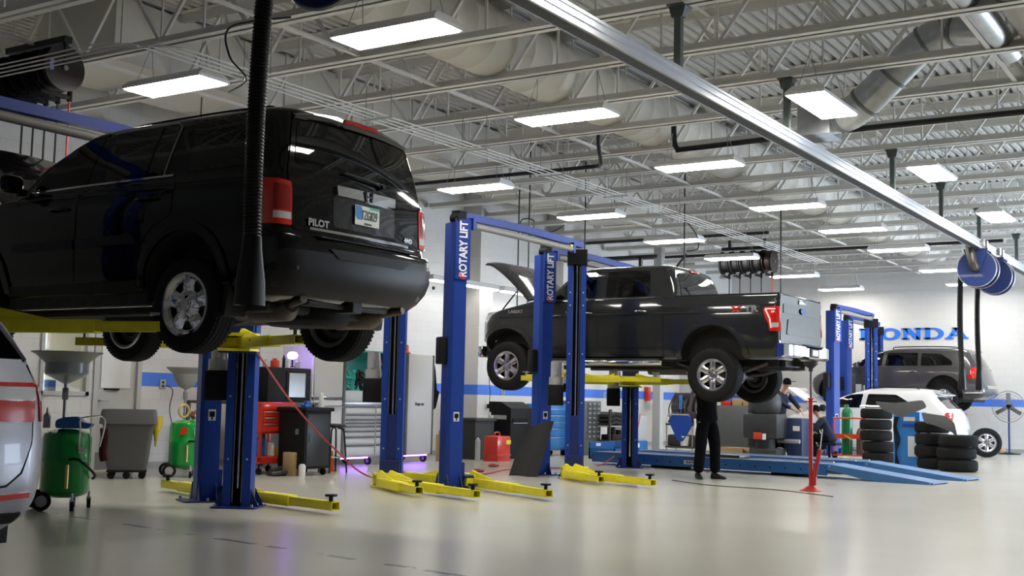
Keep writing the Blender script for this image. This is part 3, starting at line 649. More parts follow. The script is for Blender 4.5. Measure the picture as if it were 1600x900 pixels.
lift(5.55, 9.19, ya, 'blue two-post lift holding up the black SUV at the left', 1.66,
     [((6.12, 9.0), (6.62, 7.55), .05), ((6.12, 9.5), (6.7, 11.0), .05)], [((8.95, 9.05), (8.42, 7.78), .05), ((8.95, 9.5), (8.35, 10.9), .05)])
lift(9.42, 12.72, yb, 'empty blue two-post lift whose beam is hidden behind the tail of the black SUV', .05,
     [((9.62, 9.75), (9.22, 7.95), .05), ((9.66, 10.2), (10.0, 11.3), .05)], [((12.22, 9.80), (11.48, 8.62), .05), ((12.3, 9.7), (11.55, 7.85), .05)])
lift(12.95, 16.25, ya, 'empty blue two-post lift in the centre with its full overhead beam in view', .05,
     [((13.2, 9.05), (12.25, 7.30), .05), ((13.2, 9.5), (13.6, 10.9), .05)], [((15.75, 9.1), (15.05, 8.12), .05), ((15.85, 9.0), (15.02, 7.30), .05)])
lift(16.48, 19.62, yb, 'blue two-post lift holding up the dark grey pickup', 1.50,
     [((16.75, 9.8), (17.3, 8.3), .05), ((16.75, 10.2), (17.05, 10.7), .05)], [((19.35, 9.75), (18.8, 8.4), .05), ((19.35, 10.2), (18.8, 11.2), .05)])
lift(28.8, 32.1, ya, 'far blue two-post lift standing over the white SUV near the back wall', .05)
lift(32.3, 35.4, yb, 'farthest blue two-post lift carrying the brown-grey SUV', 1.05, [((32.55, 9.8), (33.3, 8.6), .05)], [((35.15, 9.8), (34.6, 8.6), .05)])
# long visible arm from the near lift under the SUV, seen across the left edge
# ================================================================= ALIGNMENT RACK
def rack():
    t = empty('alignment_rack', (19.32, 4.62, 0), 'low blue drive-on alignment rack with two runways and ramps behind the pickup', 'vehicle rack')
    ang = math.radians(-6.5); t.rotation_euler = (0, 0, -ang * -1)
    for x in (0, 1.5):
        b = MB()
        # runway deck and side rails, ramp slopes down to y=0
        b.box(x, x + .62, 1.75, 6.45, .215, .235); b.box(x, x + .03, 1.75, 6.45, .05, .215); b.box(x + .59, x + .62, 1.75, 6.45, .05, .215); b.box(x, x + .62, 6.42, 6.45, .05, .215); b.box(x, x + .62, 1.75, 1.78, .08, .215)
        r = b.build('runway', rack_blue, t, 0)
        b = MB(); pr = [(0, .0), (0, .03), (1.72, .235), (1.75, .235), (1.75, .14), (1.45, .09), (1.1, .02), (.8, .0)]
        b.prism(pr, x, x + .03, 'x').prism(pr, x + .59, x + .62, 'x'); b.prism([(0, .015), (0, .03), (1.72, .238), (1.75, .238), (1.75, .22)], x + .02, x + .60, 'x')
        rp = b.build('ramp', M('ramp_blue', (.05, .17, .40), .45, noise=(10, .2)), t, 0)
        m = MB(); m.cyl((x - .006, .05, .022), (x + .02, .05, .022), .012, n=8).cyl((x - .006, 1.7, .2), (x + .02, 1.7, .2), .014, n=8).build('pin', alu, rp, 30)
        b = MB()
        for k in range(14): b.box(x - .004, x + .0, 2.2 + k * .28, 2.225 + k * .28, .12, .145)
        b.build('rail_hole', black_matte, r, 0)
        MB().box(x - .01, x + .03, 1.9, 6.3, .238, .25).box(x + .59, x + .63, 1.9, 6.3, .238, .25).build('edge_strip', alu, r, 0)
        MB().box(x + .1, x + .5, 2.3, 2.8, .0, .06).build('foot', black_matte, r, 0); MB().box(x + .1, x + .5, 4.6, 5.2, 0, .06).build('foot', black_matte, r, 0)
    MB().box(-.008, .0, 4.15, 4.45, .10, .17).build('label_plate', paper, t, 0); 
    text_mesh('HUNTER', .055, black_matte, 'label_print', t, frame((-.010, 4.30, .135), (0, -1, 0), (0, 0, 1)), .002, .002)
    MB().box(.1, .5, 3.4, 4.2, .24, .30, .02).build('turn_plate', M('plate_dark', (.08, .08, .08), .4, .6), t)
    return t
rack()
# ================================================================= VEHICLE BUILDER
def mono(xs, ys):
    """monotone cubic interpolation"""
    n = len(xs); h = [xs[i + 1] - xs[i] for i in range(n - 1)]; dl = [(ys[i + 1] - ys[i]) / h[i] for i in range(n - 1)]
    m = [dl[0]] + [0 if dl[i - 1] * dl[i] <= 0 else 2 * dl[i - 1] * dl[i] / (dl[i - 1] + dl[i]) for i in range(1, n - 1)] + [dl[-1]]
    def f(x):
        x = min(max(x, xs[0]), xs[-1]); i = 0
        while i < n - 2 and x > xs[i + 1]: i += 1
        t = (x - xs[i]) / h[i]; a = ys[i]; b = ys[i + 1]
        return a * (2 * t ** 3 - 3 * t * t + 1) + h[i] * m[i] * (t ** 3 - 2 * t * t + t) + b * (-2 * t ** 3 + 3 * t * t) + h[i] * m[i + 1] * (t ** 3 - t * t)
    return f
class Body:
    """closed shell lofted through rounded plan outlines; +y is the nose"""
    def __init__(s, lv, bow=.015, sub=3):
        zs = [l[0] for l in lv]; s.lv = lv; s.F = [mono(zs, [l[k] for l in lv]) for k in range(1, 10)]; s.bow = bow; s.z0, s.z1 = zs[0], zs[-1]
        s.zs = [zs[i] + (zs[i + 1] - zs[i]) * k / sub for i in range(len(zs) - 1) for k in range(sub)] + [zs[-1]]
    def p(s, z): return [f(z) for f in s.F]       # w yr yf rxr ryr rxf ryf cr cf
    def bw(s, y, yr, yf):
        t = min(max((y - yr) / (yf - yr), 0), 1); return 1 - s.bow * (2 * t - 1) ** 4
    def half(s, z):
        w, yr, yf, rxr, ryr, rxf, ryf, cr, cf = s.p(z); P = []
        for i in range(6): x = (w - rxr) * i / 6; P.append((x, yr + cr * (x / max(w - rxr, .01)) ** 2))
        for i in range(9): a = PI / 2 * i / 8; P.append((w - rxr + rxr * math.sin(a), yr + cr + ryr * (1 - math.cos(a))))
        ya, yb = yr + cr + ryr, yf - cf - ryf
        for i in range(1, 24): P.append((w, ya + (yb - ya) * i / 24))
        for i in range(9): a = PI / 2 * i / 8; P.append((w - rxf + rxf * math.cos(a), yb + ryf * math.sin(a)))
        for i in range(5, -1, -1): x = (w - rxf) * i / 6; P.append((x, yf - cf * (x / max(w - rxf, .01)) ** 2))
        return [(x * s.bw(y, yr, yf), y) for x, y in P]
    def build(s, name, m, parent):
        b = MB(); v = []; n = 0
        for z in s.zs:
            h = s.half(z); ring = [(x, y, z) for x, y in h] + [(-x, y, z) for x, y in reversed(h[1:-1])]; n = len(ring); v += ring
        f = [(i * n + k, i * n + (k + 1) % n, (i + 1) * n + (k + 1) % n, (i + 1) * n + k) for i in range(len(s.zs) - 1) for k in range(n)]
        L = len(s.zs) - 1; H = len(s.half(s.zs[0]))
        for base, rev in ((0, 0), (L * n, 1)):      # caps as cross strips
            for k in range(H - 1):
                a, c = base + k, base + k + 1; a2 = base + (n - k) % n; c2 = base + (n - k - 1)
                q = [a, c, c2, a2]; q = [t for i, t in enumerate(q) if t not in q[:i]]
                if len(q) > 2: f.append(tuple(q if rev else reversed(q)))
        b.add(v, f); return b.build(name, m, parent, 30)
    def side_x(s, y, z):
        w, yr, yf, rxr, ryr, rxf, ryf, cr, cf = s.p(z); ya, yb = yr + cr + ryr, yf - cf - ryf
        if y < ya: t = min(1, (ya - y) / ryr); x = w - rxr + rxr * math.sqrt(max(0, 1 - t * t))
        elif y > yb: t = min(1, (y - yb) / ryf); x = w - rxf + rxf * math.sqrt(max(0, 1 - t * t))
        else: x = w
        return x * s.bw(y, yr, yf)
    def end_y(s, x, z, rear=True):
        w, yr, yf, rxr, ryr, rxf, ryf, cr, cf = s.p(z); x = abs(x)
        rx, ry, c = (rxr, ryr, cr) if rear else (rxf, ryf, cf)
        if x <= w - rx: d = c * (x / max(w - rx, .01)) ** 2
        else: t = min(1, (x - (w - rx)) / rx); d = c + ry * (1 - math.sqrt(max(0, 1 - t * t)))
        return yr + d if rear else yf - d
    def S(s, side):
        def fn(y, z, o):
            e = .01; g = lambda a, c: Vector((s.side_x(a, c), a, c))
            n = (g(y + e, z) - g(y - e, z)).cross(g(y, z + e) - g(y, z - e)).normalized(); p = g(y, z) + n * o
            return (side * p.x, p.y, p.z)
        return fn
    def E(s, rear=True):
        def fn(x, z, o):
            e = .01; g = lambda a, c: Vector((a, s.end_y(a, c, rear), c)); n = (g(x + e, z) - g(x - e, z)).cross(g(x, z + e) - g(x, z - e)).normalized()
            if (n.y > 0) == rear: n = -n
            return tuple(g(x, z) + n * o)
        return fn
def panel(name, poly, fn, m, parent, thick=.005, base=-.004, h=.07, r=.02, holes=(), label=None, rn=3, sm=30):
    b = MB(); sheet(b, rpoly(poly, r, rn) if r else poly, holes, lambda a, c, o: fn(a, c, base + o * (thick - base) / thick), thick, h)
    return b.build(name, m, parent, sm, label)
def strip(name, path, w, fn, m, parent, thick=.006, base=-.003, h=.05, label=None):
    """thin band following a polyline in the panel's own plane"""
    L = []; Rr = []; P = [Vector(p) for p in path]
    for i, p in enumerate(P):
        d = (P[min(i + 1, len(P) - 1)] - P[max(i - 1, 0)]).normalized(); n = Vector((-d.y, d.x)) * w / 2; L.append(tuple(p + n)); Rr.append(tuple(p - n))
    return panel(name, L + Rr[::-1], fn, m, parent, thick, base, h, 0, label=label)
def arc(cy, cz, r, a0, a1, n=20): return [(cy + r * math.cos(math.radians(a0 + (a1 - a0) * i / n)), cz + r * math.sin(math.radians(a0 + (a1 - a0) * i / n))) for i in range(n + 1)]
def wheel(parent, x, y, z, side, R, Wd, rr, style, rim_m, back=False):
    """side=-1: outer face towards -x. returns tyre object"""
    s = side; pr = []; h = Wd / 2
    prof = [(rr, -h * .86), (rr + .018, -h * .93), (rr + .05, -h), (R - .055, -h * .99), (R - .018, -h * .90), (R - .004, -h * .78), (R, -h * .5), (R, h * .5), (R - .004, h * .78), (R - .018, h * .90), (R - .055, h * .99), (rr + .05, h), (rr + .018, h * .93), (rr, h * .86)]
    b = MB().lathe(prof, 56, (0, 0, 0), 'x', True)
    # tread grooves as shallow ribs
    for k, gx in enumerate((-.55, -.18, .18, .55)): b.lathe([(R - .003, gx * h - .012), (R + .003, gx * h - .010), (R + .003, gx * h + .010), (R - .003, gx * h + .012)], 56, (0, 0, 0), 'x')
    for k in range(60):
        a = 2 * PI * k / 60; T = Matrix.Rotation(a, 4, 'X')
        for sx in (-1, 1): b.box(sx * h * .60, sx * h * .90, -.009, .009, R - .03, R - .004, 0, T)
    t = b.build('tire', rubber, parent, 40); t.location = (x, y, z)
    o = s * h                                            # outer face plane
    b = MB().lathe([(rr + .012, o * .94), (rr + .012, o * .86), (rr - .012, o * .80), (rr - .022, -o * .8), (rr + .01, -o * .9), (rr + .004, -o * .9), (rr - .03, -o * .78), (rr - .034, o * .72), (rr - .008, o * .95)], 48, (0, 0, 0), 'x', True)
    def hub_fn(dep):
        def fn(a, c, off):
            r = math.hypot(a, c); q = dep(r, math.atan2(c, a)); return (s * (q + off - .02), a, c)
        return fn
    holes = []; N = 5 if style == 'steel5' else 6
    if style == 'steel5':
        for k in range(5):
            a = 90 + 36 + 72 * k; w0, w1 = 19, 23; r0, r1 = rr * .53, rr * .82
            pts = [(r0 * math.cos(math.radians(a + d)), r0 * math.sin(math.radians(a + d))) for d in (-9, 0, 9)] + [(r1 * math.cos(math.radians(a + d)), r1 * math.sin(math.radians(a + d))) for d in (16, 8, 0, -8, -16)]
            holes.append(rpoly(pts, .02, 3))
        dep = lambda r, t: h * .60 + .05 * max(0, math.cos(5 * (t - PI / 2))) * max(0, 1 - abs(r / rr - .6) * 2.2) + (.03 if r < rr * .4 else 0)
    else:
        for k in range(6):
            a = 90 + 30 + 60 * k; r0, r1 = rr * .36, rr * .93
            pts = [(r0 * math.cos(math.radians(a)), r0 * math.sin(math.radians(a)))] + [(r1 * math.cos(math.radians(a + d)), r1 * math.sin(math.radians(a + d))) for d in (17, 8, 0, -8, -17)]
            holes.append(rpoly(pts, .018, 3))
        dep = lambda r, t: h * .72 + .015 * max(0, math.cos(6 * (t - PI / 2))) - .02 * (1 - min(1, r / rr * 2))
    sheet(b, arc(0, 0, rr - .004, 0, 360, 48)[:-1], holes, hub_fn(dep), .02, .03)
    rim = b.build('rim', rim_m, t, 40)
    b = MB(); b.cyl((s * (h * .5), 0, 0), (s * (h * .72 + .03), 0, 0), rr * .21, rr * .17, n=20)
    b.build('hub_cap', rim_m, t, 40)
    b = MB(); nl = 5 if style == 'steel5' else 6
    for k in range(nl):
        a = 2 * PI * (k + .5) / nl; b.cyl((s * h * .55, rr * .29 * math.cos(a), rr * .29 * math.sin(a)), (s * (h * .74 + .012), rr * .29 * math.cos(a), rr * .29 * math.sin(a)), .013, n=6)
    b.build('lug_nut', dark_steel, t, 30)
    MB().cyl((-s * h * .3, 0, 0), (s * h * .3, 0, 0), rr * .72, n=28).cyl((-s * h * 1.2, 0, 0), (-s * h * .3, 0, 0), rr * .3, n=16).build('brake_disc', dark_steel, t, 40)
    MB().lathe([(rr - .01, -o * .1), (rr * .5, -o * .3), (.0, -o * .35)], 32, (0, 0, 0), 'x').build('brake_backplate', black_matte, t, 40)
    return t
def mirror(parent, p, side, m):
    x, y, z = p
    b = MB(); v = []
    for i in range(7):
        t = i / 6; sc = math.sin(PI * (.18 + .75 * t)) ** .5
        for k in range(16):
            a = 2 * PI * k / 16; ca, sa = math.cos(a), math.sin(a); v.append((x + side * (.13 + .11 * (abs(ca) ** .6) * (1 if ca > 0 else -1) * sc), y - .06 + .13 * t, z + .085 * (abs(sa) ** .6) * (1 if sa > 0 else -1) * sc))
    f = [(i * 16 + k, i * 16 + (k + 1) % 16, (i + 1) * 16 + (k + 1) % 16, (i + 1) * 16 + k) for i in range(6) for k in range(16)] + [tuple(range(16)), tuple(range(96, 112))]
    b.add(v, f); b.box(x - side * .02, x + side * .06, y - .03, y + .04, z - .09, z - .03, .01); return b.build('side_mirror', m, parent, 40)
def door_handle(parent, fn, y, z, m, l=.19):
    b = MB(); p = [Vector(fn(y + a, z + c, o)) for a, c, o in ((-l / 2, 0, 0), (-l / 2 + .02, 0, .035), (0, 0.004, .045), (l / 2 - .02, 0, .035), (l / 2, 0, 0))]
    return b.tube(bez(p, 4), .012, 8).build('door_handle', m, parent, 50)
def arches(body, cyl, R, depth=.36, top=0):
    """cut wheel wells"""
    cs = []
    for (y, z) in cyl:
        for s in (-1, 1):
            b = MB(); n = 40; poly = arc(y, z, R, 0, 180, n) + [(y - R, -.2), (y + R, -.2)]
            b.prism(poly, s * 1.3, s * (1.01 - depth), 'x'); cs.append(b.build('cut', under, None, 0))
    boolean(body, cs)
def tunnel(body, poly, x=1.3, x0=-1.3):
    boolean(body, [MB().prism(poly, x0, x, 'x').build('cut', black_matte, None, 0)])

# ================================================================= BLACK SUV (lifted)
def suv():
    t = empty('lifted_suv', (7.54, 6.2, 1.58), 'large glossy black SUV raised on the near lift, tail towards us, plate TZG829', 'car')
    #      z    w     yr    yf   rxr  ryr  rxf  ryf  cr   cf
    lv = [(.30, .80, .30, 4.55, .25, .25, .3, .3, .06, .1), (.36, .90, .13, 4.70, .25, .24, .3, .3, .06, .1), (.46, .955, .035, 4.80, .24, .22, .3, .3, .06, .1), (.60, .985, .0, 4.84, .22, .20, .3, .3, .06, .1), (.74, .992, .0, 4.85, .22, .20, .3, .3, .06, .1),
          (.80, .992, .015, 4.84, .21, .19, .3, .3, .06, .1), (.825, .99, .10, 4.82, .17, .16, .3, .3, .05, .1), (.95, .992, .115, 4.78, .16, .15, .3, .3, .05, .1), (1.08, .994, .12, 4.70, .16, .15, .3, .3, .05, .1), (1.18, .99, .125, 4.45, .16, .15, .3, .3, .05, .12), (1.25, .98, .13, 3.98, .16, .15, .25, .2, .05, .12),
          (1.30, .955, .135, 3.60, .16, .15, .2, .16, .05, .12), (1.34, .94, .14, 3.48, .16, .15, .16, .14, .05, .12), (1.5, .912, .165, 3.28, .16, .15, .16, .14, .05, .12), (1.66, .872, .20, 2.98, .16, .15, .16, .14, .05, .12), (1.77, .840, .225, 2.72, .17, .16, .17, .14, .05, .12), (1.83, .80, .25, 2.52, .18, .17, .18, .14, .05, .12), (1.865, .73, .29, 2.36, .2, .2, .2, .15, .05, .12), (1.895, .52, .45, 2.1, .2, .2, .2, .15, .05, .1)]
    B = Body(lv, .012, 3); body = B.build('body', black_paint, t)
    wy, wz = 1.10, .375
    arches(body, [(wy + .04, .43), (wy + 2.775, .43)], .455)
    L = B.S(-1); Rr = B.S(1); E = B.E()
    fw = [(3.16, 1.345), (2.40, 1.355), (2.30, 1.775), (2.44, 1.765), (2.76, 1.655), (3.00, 1.51)]
    tunnel(body, [(3.09, 1.39), (2.45, 1.40), (2.38, 1.73), (2.48, 1.72), (2.76, 1.60), (2.96, 1.49)])
    for fn, sd in ((L, -1), (Rr, 1)):
        # doors as separate skins
        d1 = panel('door', [(3.30, 1.30), (3.34, .9), (3.28, .52), (2.46, .52), (2.46, 1.30)], fn, black_paint, t, .006, -.006, .12, .04)
        d2 = panel('door', [(2.44, 1.30), (2.44, .52), (1.78, .52), (1.72, .70), (1.50, .93), (1.28, 1.02), (1.26, 1.30)], fn, black_paint, t, .006, -.006, .1, .05)
        panel('window', fw, fn, clear_glass, d1, .004, .002, .08, .04, label='clear front door window')
        panel('window', [(2.18, 1.355), (2.16, 1.78), (1.44, 1.795), (1.37, 1.76), (1.46, 1.36)], fn, privacy, d2, .006, -.004, .08, .04, label='dark privacy glass in the rear door')
        strip('window_divider', [(1.66, 1.36), (1.58, 1.785)], .022, fn, black_paint, d2, .010)
        panel('window', [(1.14, 1.36), (1.20, 1.785), (.44, 1.775), (.47, 1.41), (.52, 1.365)], fn, privacy, t, .006, -.004, .08, .05, label='dark privacy glass quarter window')
        strip('belt_trim', [(3.18, 1.332), (2.42, 1.342), (1.32, 1.346)], .018, fn, chrome if sd < 0 else plastic_grey, t, .010)
        strip('window_trim', [(2.2, 1.798), (1.43, 1.808), (1.35, 1.775), (1.44, 1.355)], .014, fn, alu, t, .010)
        strip('window_trim', [(3.26, 1.355), (3.03, 1.535), (2.78, 1.68), (2.45, 1.79), (2.28, 1.797)], .02, fn, M('trim_gloss', (.12, .12, .12), .2, .5), t, .012)
        # two-piece body side moulding
        panel('side_moulding', [(3.30, .80), (3.30, .875), (2.47, .88), (2.47, .80)], fn, plastic_grey, d1, .022, -.004, .15, .02)
        panel('side_moulding', [(2.43, .80), (2.43, .88), (1.74, .885), (1.66, .80)], fn, plastic_grey, d2, .022, -.004, .15, .02)
        door_handle(d1, fn, 2.67, 1.145, black_paint, .24); door_handle(d2, fn, 1.56, 1.16, black_paint, .24)
        MB().tube([fn(.30 + 3.25 * k / 30, 1.262 + .012 * math.sin(PI * k / 30), -.006) for k in range(31)], .013, 10).build('highlight_tube', black_paint, t, 60)  # tube added to catch lamp streaks along the flat flank
        for y0 in (wy, wy + 2.775):
            MB().tube([fn(a, c, .008) for a, c in arc(y0 + (.04 if y0 < 2 else 0), .43, .50, 8, 172, 28)], .014, 10).build('arch_lip', black_paint, t, 60)  # rounded arch lip, added so it picks up lamp highlights
            y0 += .04 if y0 < 2 else 0; o = arc(y0, .43, .53, 2, 178, 24); i = arc(y0, .43, .452, 2, 178, 24)
            panel('wheel_arch_trim', o + i[::-1], fn, black_paint, t, .02, -.01, .06, 0)
        panel('rocker_trim', [(1.62, .42), (1.62, .50), (3.36, .50), (3.36, .42)], fn, plastic_grey, t, .012, -.01, .2, .02)
    # tailgate
    g = panel('tailgate', [(-.80, .86), (.80, .86), (.83, 1.30), (.71, 1.77), (-.71, 1.77), (-.83, 1.30)], E, black_paint, t, .008, -.008, .09, .06)
    panel('rear_window', [(-.76, 1.375), (.76, 1.375), (.67, 1.73), (.55, 1.755), (-.55, 1.755), (-.67, 1.73)], E, privacy, g, .013, .004, .08, .07)
    panel('chrome_garnish', [(-.33, 1.185), (.40, 1.185), (.41, 1.265), (-.34, 1.265)], E, chrome, g, .035, .004, .08, .015, label='chrome bar with the H emblem')
    b = MB()                                                  # H emblem
    y = B.end_y(.03, 1.225) - .048
    hb = [[(-.05, .042), (-.032, .042), (-.024, -.042), (-.04, -.042)], [(.05, .042), (.032, .042), (.024, -.042), (.04, -.042)], [(-.03, .006), (.03, .006), (.028, -.008), (-.028, -.008)]]
    for q in hb: b.prism([(.035 + a, 1.226 + c) for a, c in q], y, y + .012, 'y')
    b.build('emblem', M('emblem_dark', (.1, .1, .1), .2, .8), g, 20)
    panel('plate_recess', [(-.36, .93), (.42, .93), (.42, 1.18), (-.36, 1.18)], E, M('recess_black', (.004, .004, .004), .25, 0, .8), g, .010, .004, .1, .03)
    yp = B.end_y(.05, 1.07) - .022
    p = MB().box(-.125, .185, yp - .004, yp, .985, 1.145, .001).build('license_plate', M('plate_cream', (.62, .66, .60), .4), g, 20)
    MB().prism([(-.12, 1.14), (-.12, 1.06), (-.10, 1.03), (-.04, 1.03), (-.03, 1.10), (-.05, 1.14)], yp - .0055, yp - .004, 'y').build('plate_print', M('plate_blue', (.03, .20, .50), .5), p, 0)
    MB().box(.06, .18, yp - .0055, yp - .004, 1.125, 1.143).build('plate_print', M('plate_green', (.05, .42, .32), .5), p, 0)
    text_mesh('TZG829', .105, M('plate_dark_ink', (.05, .06, .07), .5), 'plate_number', p, frame((.055, yp - .0065, 1.068), (1, 0, 0), (0, 0, 1)), .002, .0015, sx=.56)
    text_mesh('INDIANA', .022, MATS['plate_dark_ink'], 'plate_state', p, frame((.04, yp - .0065, 1.0), (1, 0, 0), (0, 0, 1)), .002, .0005)
    text_mesh('PILOT', .075, chrome, 'model_badge', g, frame((-.53, B.end_y(-.53, .93) - .016, .935), (1, -.04, 0), (0, 0, 1)), .008, .003, sx=1.15)
    text_mesh('4WD', .055, chrome, 'model_badge', g, frame((.62, B.end_y(.62, .95) - .016, .935), (1, .10, 0), (0, 0, 1)), .008, .002)
    strip('lower_trim', [(-.62, .885), (0, .885), (.62, .885)], .02, E, chrome, g, .016)
    MB().tube(bez([(.22, B.end_y(.22, 1.36) - .02, 1.345), (.10, B.end_y(.1, 1.37) - .045, 1.36), (-.25, B.end_y(-.2, 1.39) - .035, 1.385)], 5), .009, 6).cyl((.24, B.end_y(.24, 1.34) - .005, 1.34), (.24, B.end_y(.24, 1.34) - .05, 1.345), .022, n=10).build('rear_wiper', plastic_black, g)
    # spoiler, brake light
    b = MB(); v = []
    for i in range(17):
        x = -.70 + 1.4 * i / 16; k = (x / .70) ** 2; v += [(x, .20 + .06 * k, 1.775 - .02 * k), (x, .16 + .08 * k, 1.81 - .035 * k), (x, .22 + .07 * k, 1.862 - .06 * k), (x, .42, 1.88 - .06 * k)]
    b.add(v, [(i * 4 + k, i * 4 + k + 1, i * 4 + k + 5, i * 4 + k + 4) for i in range(16) for k in range(3)] + [(i * 4 + 3, i * 4, i * 4 + 4, i * 4 + 7) for i in range(16)] + [(0, 1, 2, 3), (67, 66, 65, 64)]).build('roof_spoiler', black_paint, t, 50)
    MB().prism([(-.22, 1.80), (.22, 1.80), (.20, 1.835), (-.20, 1.835)], .158, .19, 'y').build('brake_light', red_lens, t, 0, 'red strip brake light in the spoiler')
    # tail lights: wrap from side to rear
    for fn, s in ((L, -1), (Rr, 1)):
        v = []; b = MB(); path = []
        zs = [.89, .90, 1.0, 1.1, 1.2, 1.225, 1.235]
        def wrap(u, z, o):            # u from 0 (side) to 1 (rear)
            if u < .5: y = .36 - (.36 - .22) * u * 2; q = Vector(L(y, z, o))
            else:
                ang = (u - .5) * 2; x0 = -B.side_x(.22, z); x1 = -.80; q = Vector(E(x0 + (x1 - x0) * ang, z, o)) if ang > .12 else Vector(L(.22, z, o)).lerp(Vector(E(x0 + (x1 - x0) * .12, z, o)), ang / .12)
            if s > 0: q.x = -q.x
            return q
        poly = rpoly([(0, .89), (1, .885), (1, 1.225), (0, 1.245)], .05, 3)
        sheet(b, poly, [], lambda a, c, o: wrap(a, c, o - .005), .02, .05); lt = b.build('tail_light', red_lens, t, 40)
        b = MB(); sheet(b, [(.52, .93), (.97, .93), (.97, .985), (.52, .985)], [], lambda a, c, o: wrap(a, c, o + .014), .004, .05); b.build('reversing_lens', clear_lens, lt, 40)
        b = MB(); sheet(b, [(.50, 1.0), (.93, 1.0), (.93, 1.19), (.50, 1.20)], [], lambda a, c, o: wrap(a, c, o + .014), .003, .05); b.build('brake_reflector', M('red_dark', (.28, .01, .01), .1, .2, 1), lt, 40)
    # rear bumper step and features
    panel('bumper_cover', [(-.93, .36), (.93, .36), (.95, .70), (-.95, .70)], E, plastic_grey, t, .008, -.008, .09, .06)
    panel('bumper_step', [(-.40, .66), (.42, .66), (.50, .735), (-.50, .735)], E, plastic_black, t, .016, -.004, .09, .02)
    b = MB(); b.box(-.60, .60, .02, .13, .812, .822, .003).build('step_pad', plastic_black, t, 20)
    for s in (-1, 1): MB().cyl((s * .86, .02, .55), (s * .86, .01, .55), .016, n=10).build('parking_sensor', plastic_black, t)
    # hitch cover, underbody
    u = MB().box(-.72, .72, .45, 4.2, .24, .34, .03).build('underbody', under, t, 20)
    MB().box(-.5, .5, .22, .34, .30, .42, .02).box(-.06, .06, .14, .34, .27, .37, .01).build('tow_hitch', M('hitch_black', (.015, .015, .015), .6), t, 20)
    MB().lathe([(0, -.10), (.30, -.10), (.36, -.06), (.37, .0), (.36, .1), (0, .1)], 32, (0.02, .72, .27), 'z').build('spare_tire', rubber, t)
    for s in (-1, 1):
        MB().tube([(s * .62, .16, .34), (s * .60, .28, .32), (s * .56, .36, .30)], .035, 12).tube([(s * .56, .34, .30), (s * .52, .42, .285), (s * .50, .78, .28), (s * .49, .86, .29)], .1, 16, rs=[.06, .11, .11, .06]).build('muffler', exhaust, t, 50)
        MB().tube(bez([(s * .49, .85, .28), (s * .42, 1.0, .42), (s * .30, 1.3, .38), (s * .12, 1.7, .22), (s * .08, 2.6, .20), (s * .06, 3.6, .22)], 6), .028, 10).build('exhaust_pipe', exhaust, t, 50)
        MB().tube([(s * .25, 1.32, .28), (s * .78, 1.12, .28)], .03, 10).tube([(s * .2, .98, .24), (s * .78, 1.08, .27)], .026, 10).tube([(s * .62, 2.0, .30), (s * .76, 1.2, .24)], .035, 10).box(s * .70, s * .84, 1.02, 1.18, .2, .42, .02).tube([(s * .6, 1.08, .3), (s * .6, 1.08, .62)], .05, 12).build('suspension_arm', dark_steel, t, 40)
        MB().tube([(s * .2, wy + 2.775, .30), (s * .78, wy + 2.775, .28)], .04, 10).tube([(s * .25, wy + 2.5, .26), (s * .78, wy + 2.7, .27)], .03, 10).build('suspension_arm', dark_steel, t, 40)
        MB().box(s * .86, s * .93, 1.6, 3.4, .30, .40, .01).build('sill', under, t, 20)
        # mud flap
        MB().prism([(wy - .44, .20), (wy - .40, .19), (wy - .43, .46), (wy - .48, .46)], s * .74, s * .96, 'x').build('mud_guard', plastic_black, t, 20)
    MB().box(-.55, .05, 1.75, 2.6, .16, .30, .05).build('fuel_tank', under, t, 30)
    MB().tube([(-.1, 1.10, .34), (.1, 1.10, .34)], .12, 14).tube([(-.72, 1.1, .30), (.72, 1.1, .30)], .028, 10).build('rear_axle', dark_steel, t, 40)
    for s in (-1, 1):
        wheel(t, s * .86, wy, .29, s, .380, .235, .245, 'steel5', chrome); wheel(t, s * .86, wy + 2.775, .29, s, .380, .235, .245, 'steel5', chrome)
    mirror(t, (-.98, 3.22, 1.40), -1, black_paint); mirror(t, (.98, 3.22, 1.40), 1, black_paint)
    # open hood and prop, windshield, roof rails
    b = MB(); v = []; n = 12
    for j in range(9):
        s = j / 8; y = 3.70 + math.cos(math.radians(32)) * 1.28 * s; z = 1.30 + math.sin(math.radians(32)) * 1.28 * s + .04 * math.sin(PI * s)
        for i in range(n + 1): x = (-.82 + 1.64 * i / n) * (1 - .22 * s * s); v += [(x, y, z + .05 * (1 - (x / .82) ** 2))]
    m = len(v); v += [(a, c + .03, d - .03) for a, c, d in v]
    f = [(j * 13 + i, j * 13 + i + 1, (j + 1) * 13 + i + 1, (j + 1) * 13 + i) for j in range(8) for i in range(12)]; f += [tuple(m + q for q in reversed(g)) for g in f]
    bd = [i for i in range(13)] + [j * 13 + 12 for j in range(1, 9)] + [8 * 13 + i for i in range(11, -1, -1)] + [j * 13 for j in range(7, 0, -1)]
    f += [(bd[i], bd[(i + 1) % len(bd)], m + bd[(i + 1) % len(bd)], m + bd[i]) for i in range(len(bd))]
    b.add(v, f).build('hood', black_paint, t, 50); MB().tube([(-.72, 4.35, 1.12), (-.64, 4.15, 1.53)], .012, 8).build('hood_prop', steel, t)
    EF = B.E(False); panel('windshield', [(-.80, 1.36), (.80, 1.36), (.70, 1.73), (-.70, 1.73)], EF, privacy, t, .006, -.004, .1, .06)
    for s in (-1, 1): MB().tube(bez([(s * .66, 2.15, 1.87), (s * .68, 2.0, 1.885), (s * .69, 1.2, 1.892), (s * .68, .60, 1.885), (s * .67, .5, 1.87)], 6), .010, 8).build('roof_rail', plastic_black, t, 50)
    return t
suv()

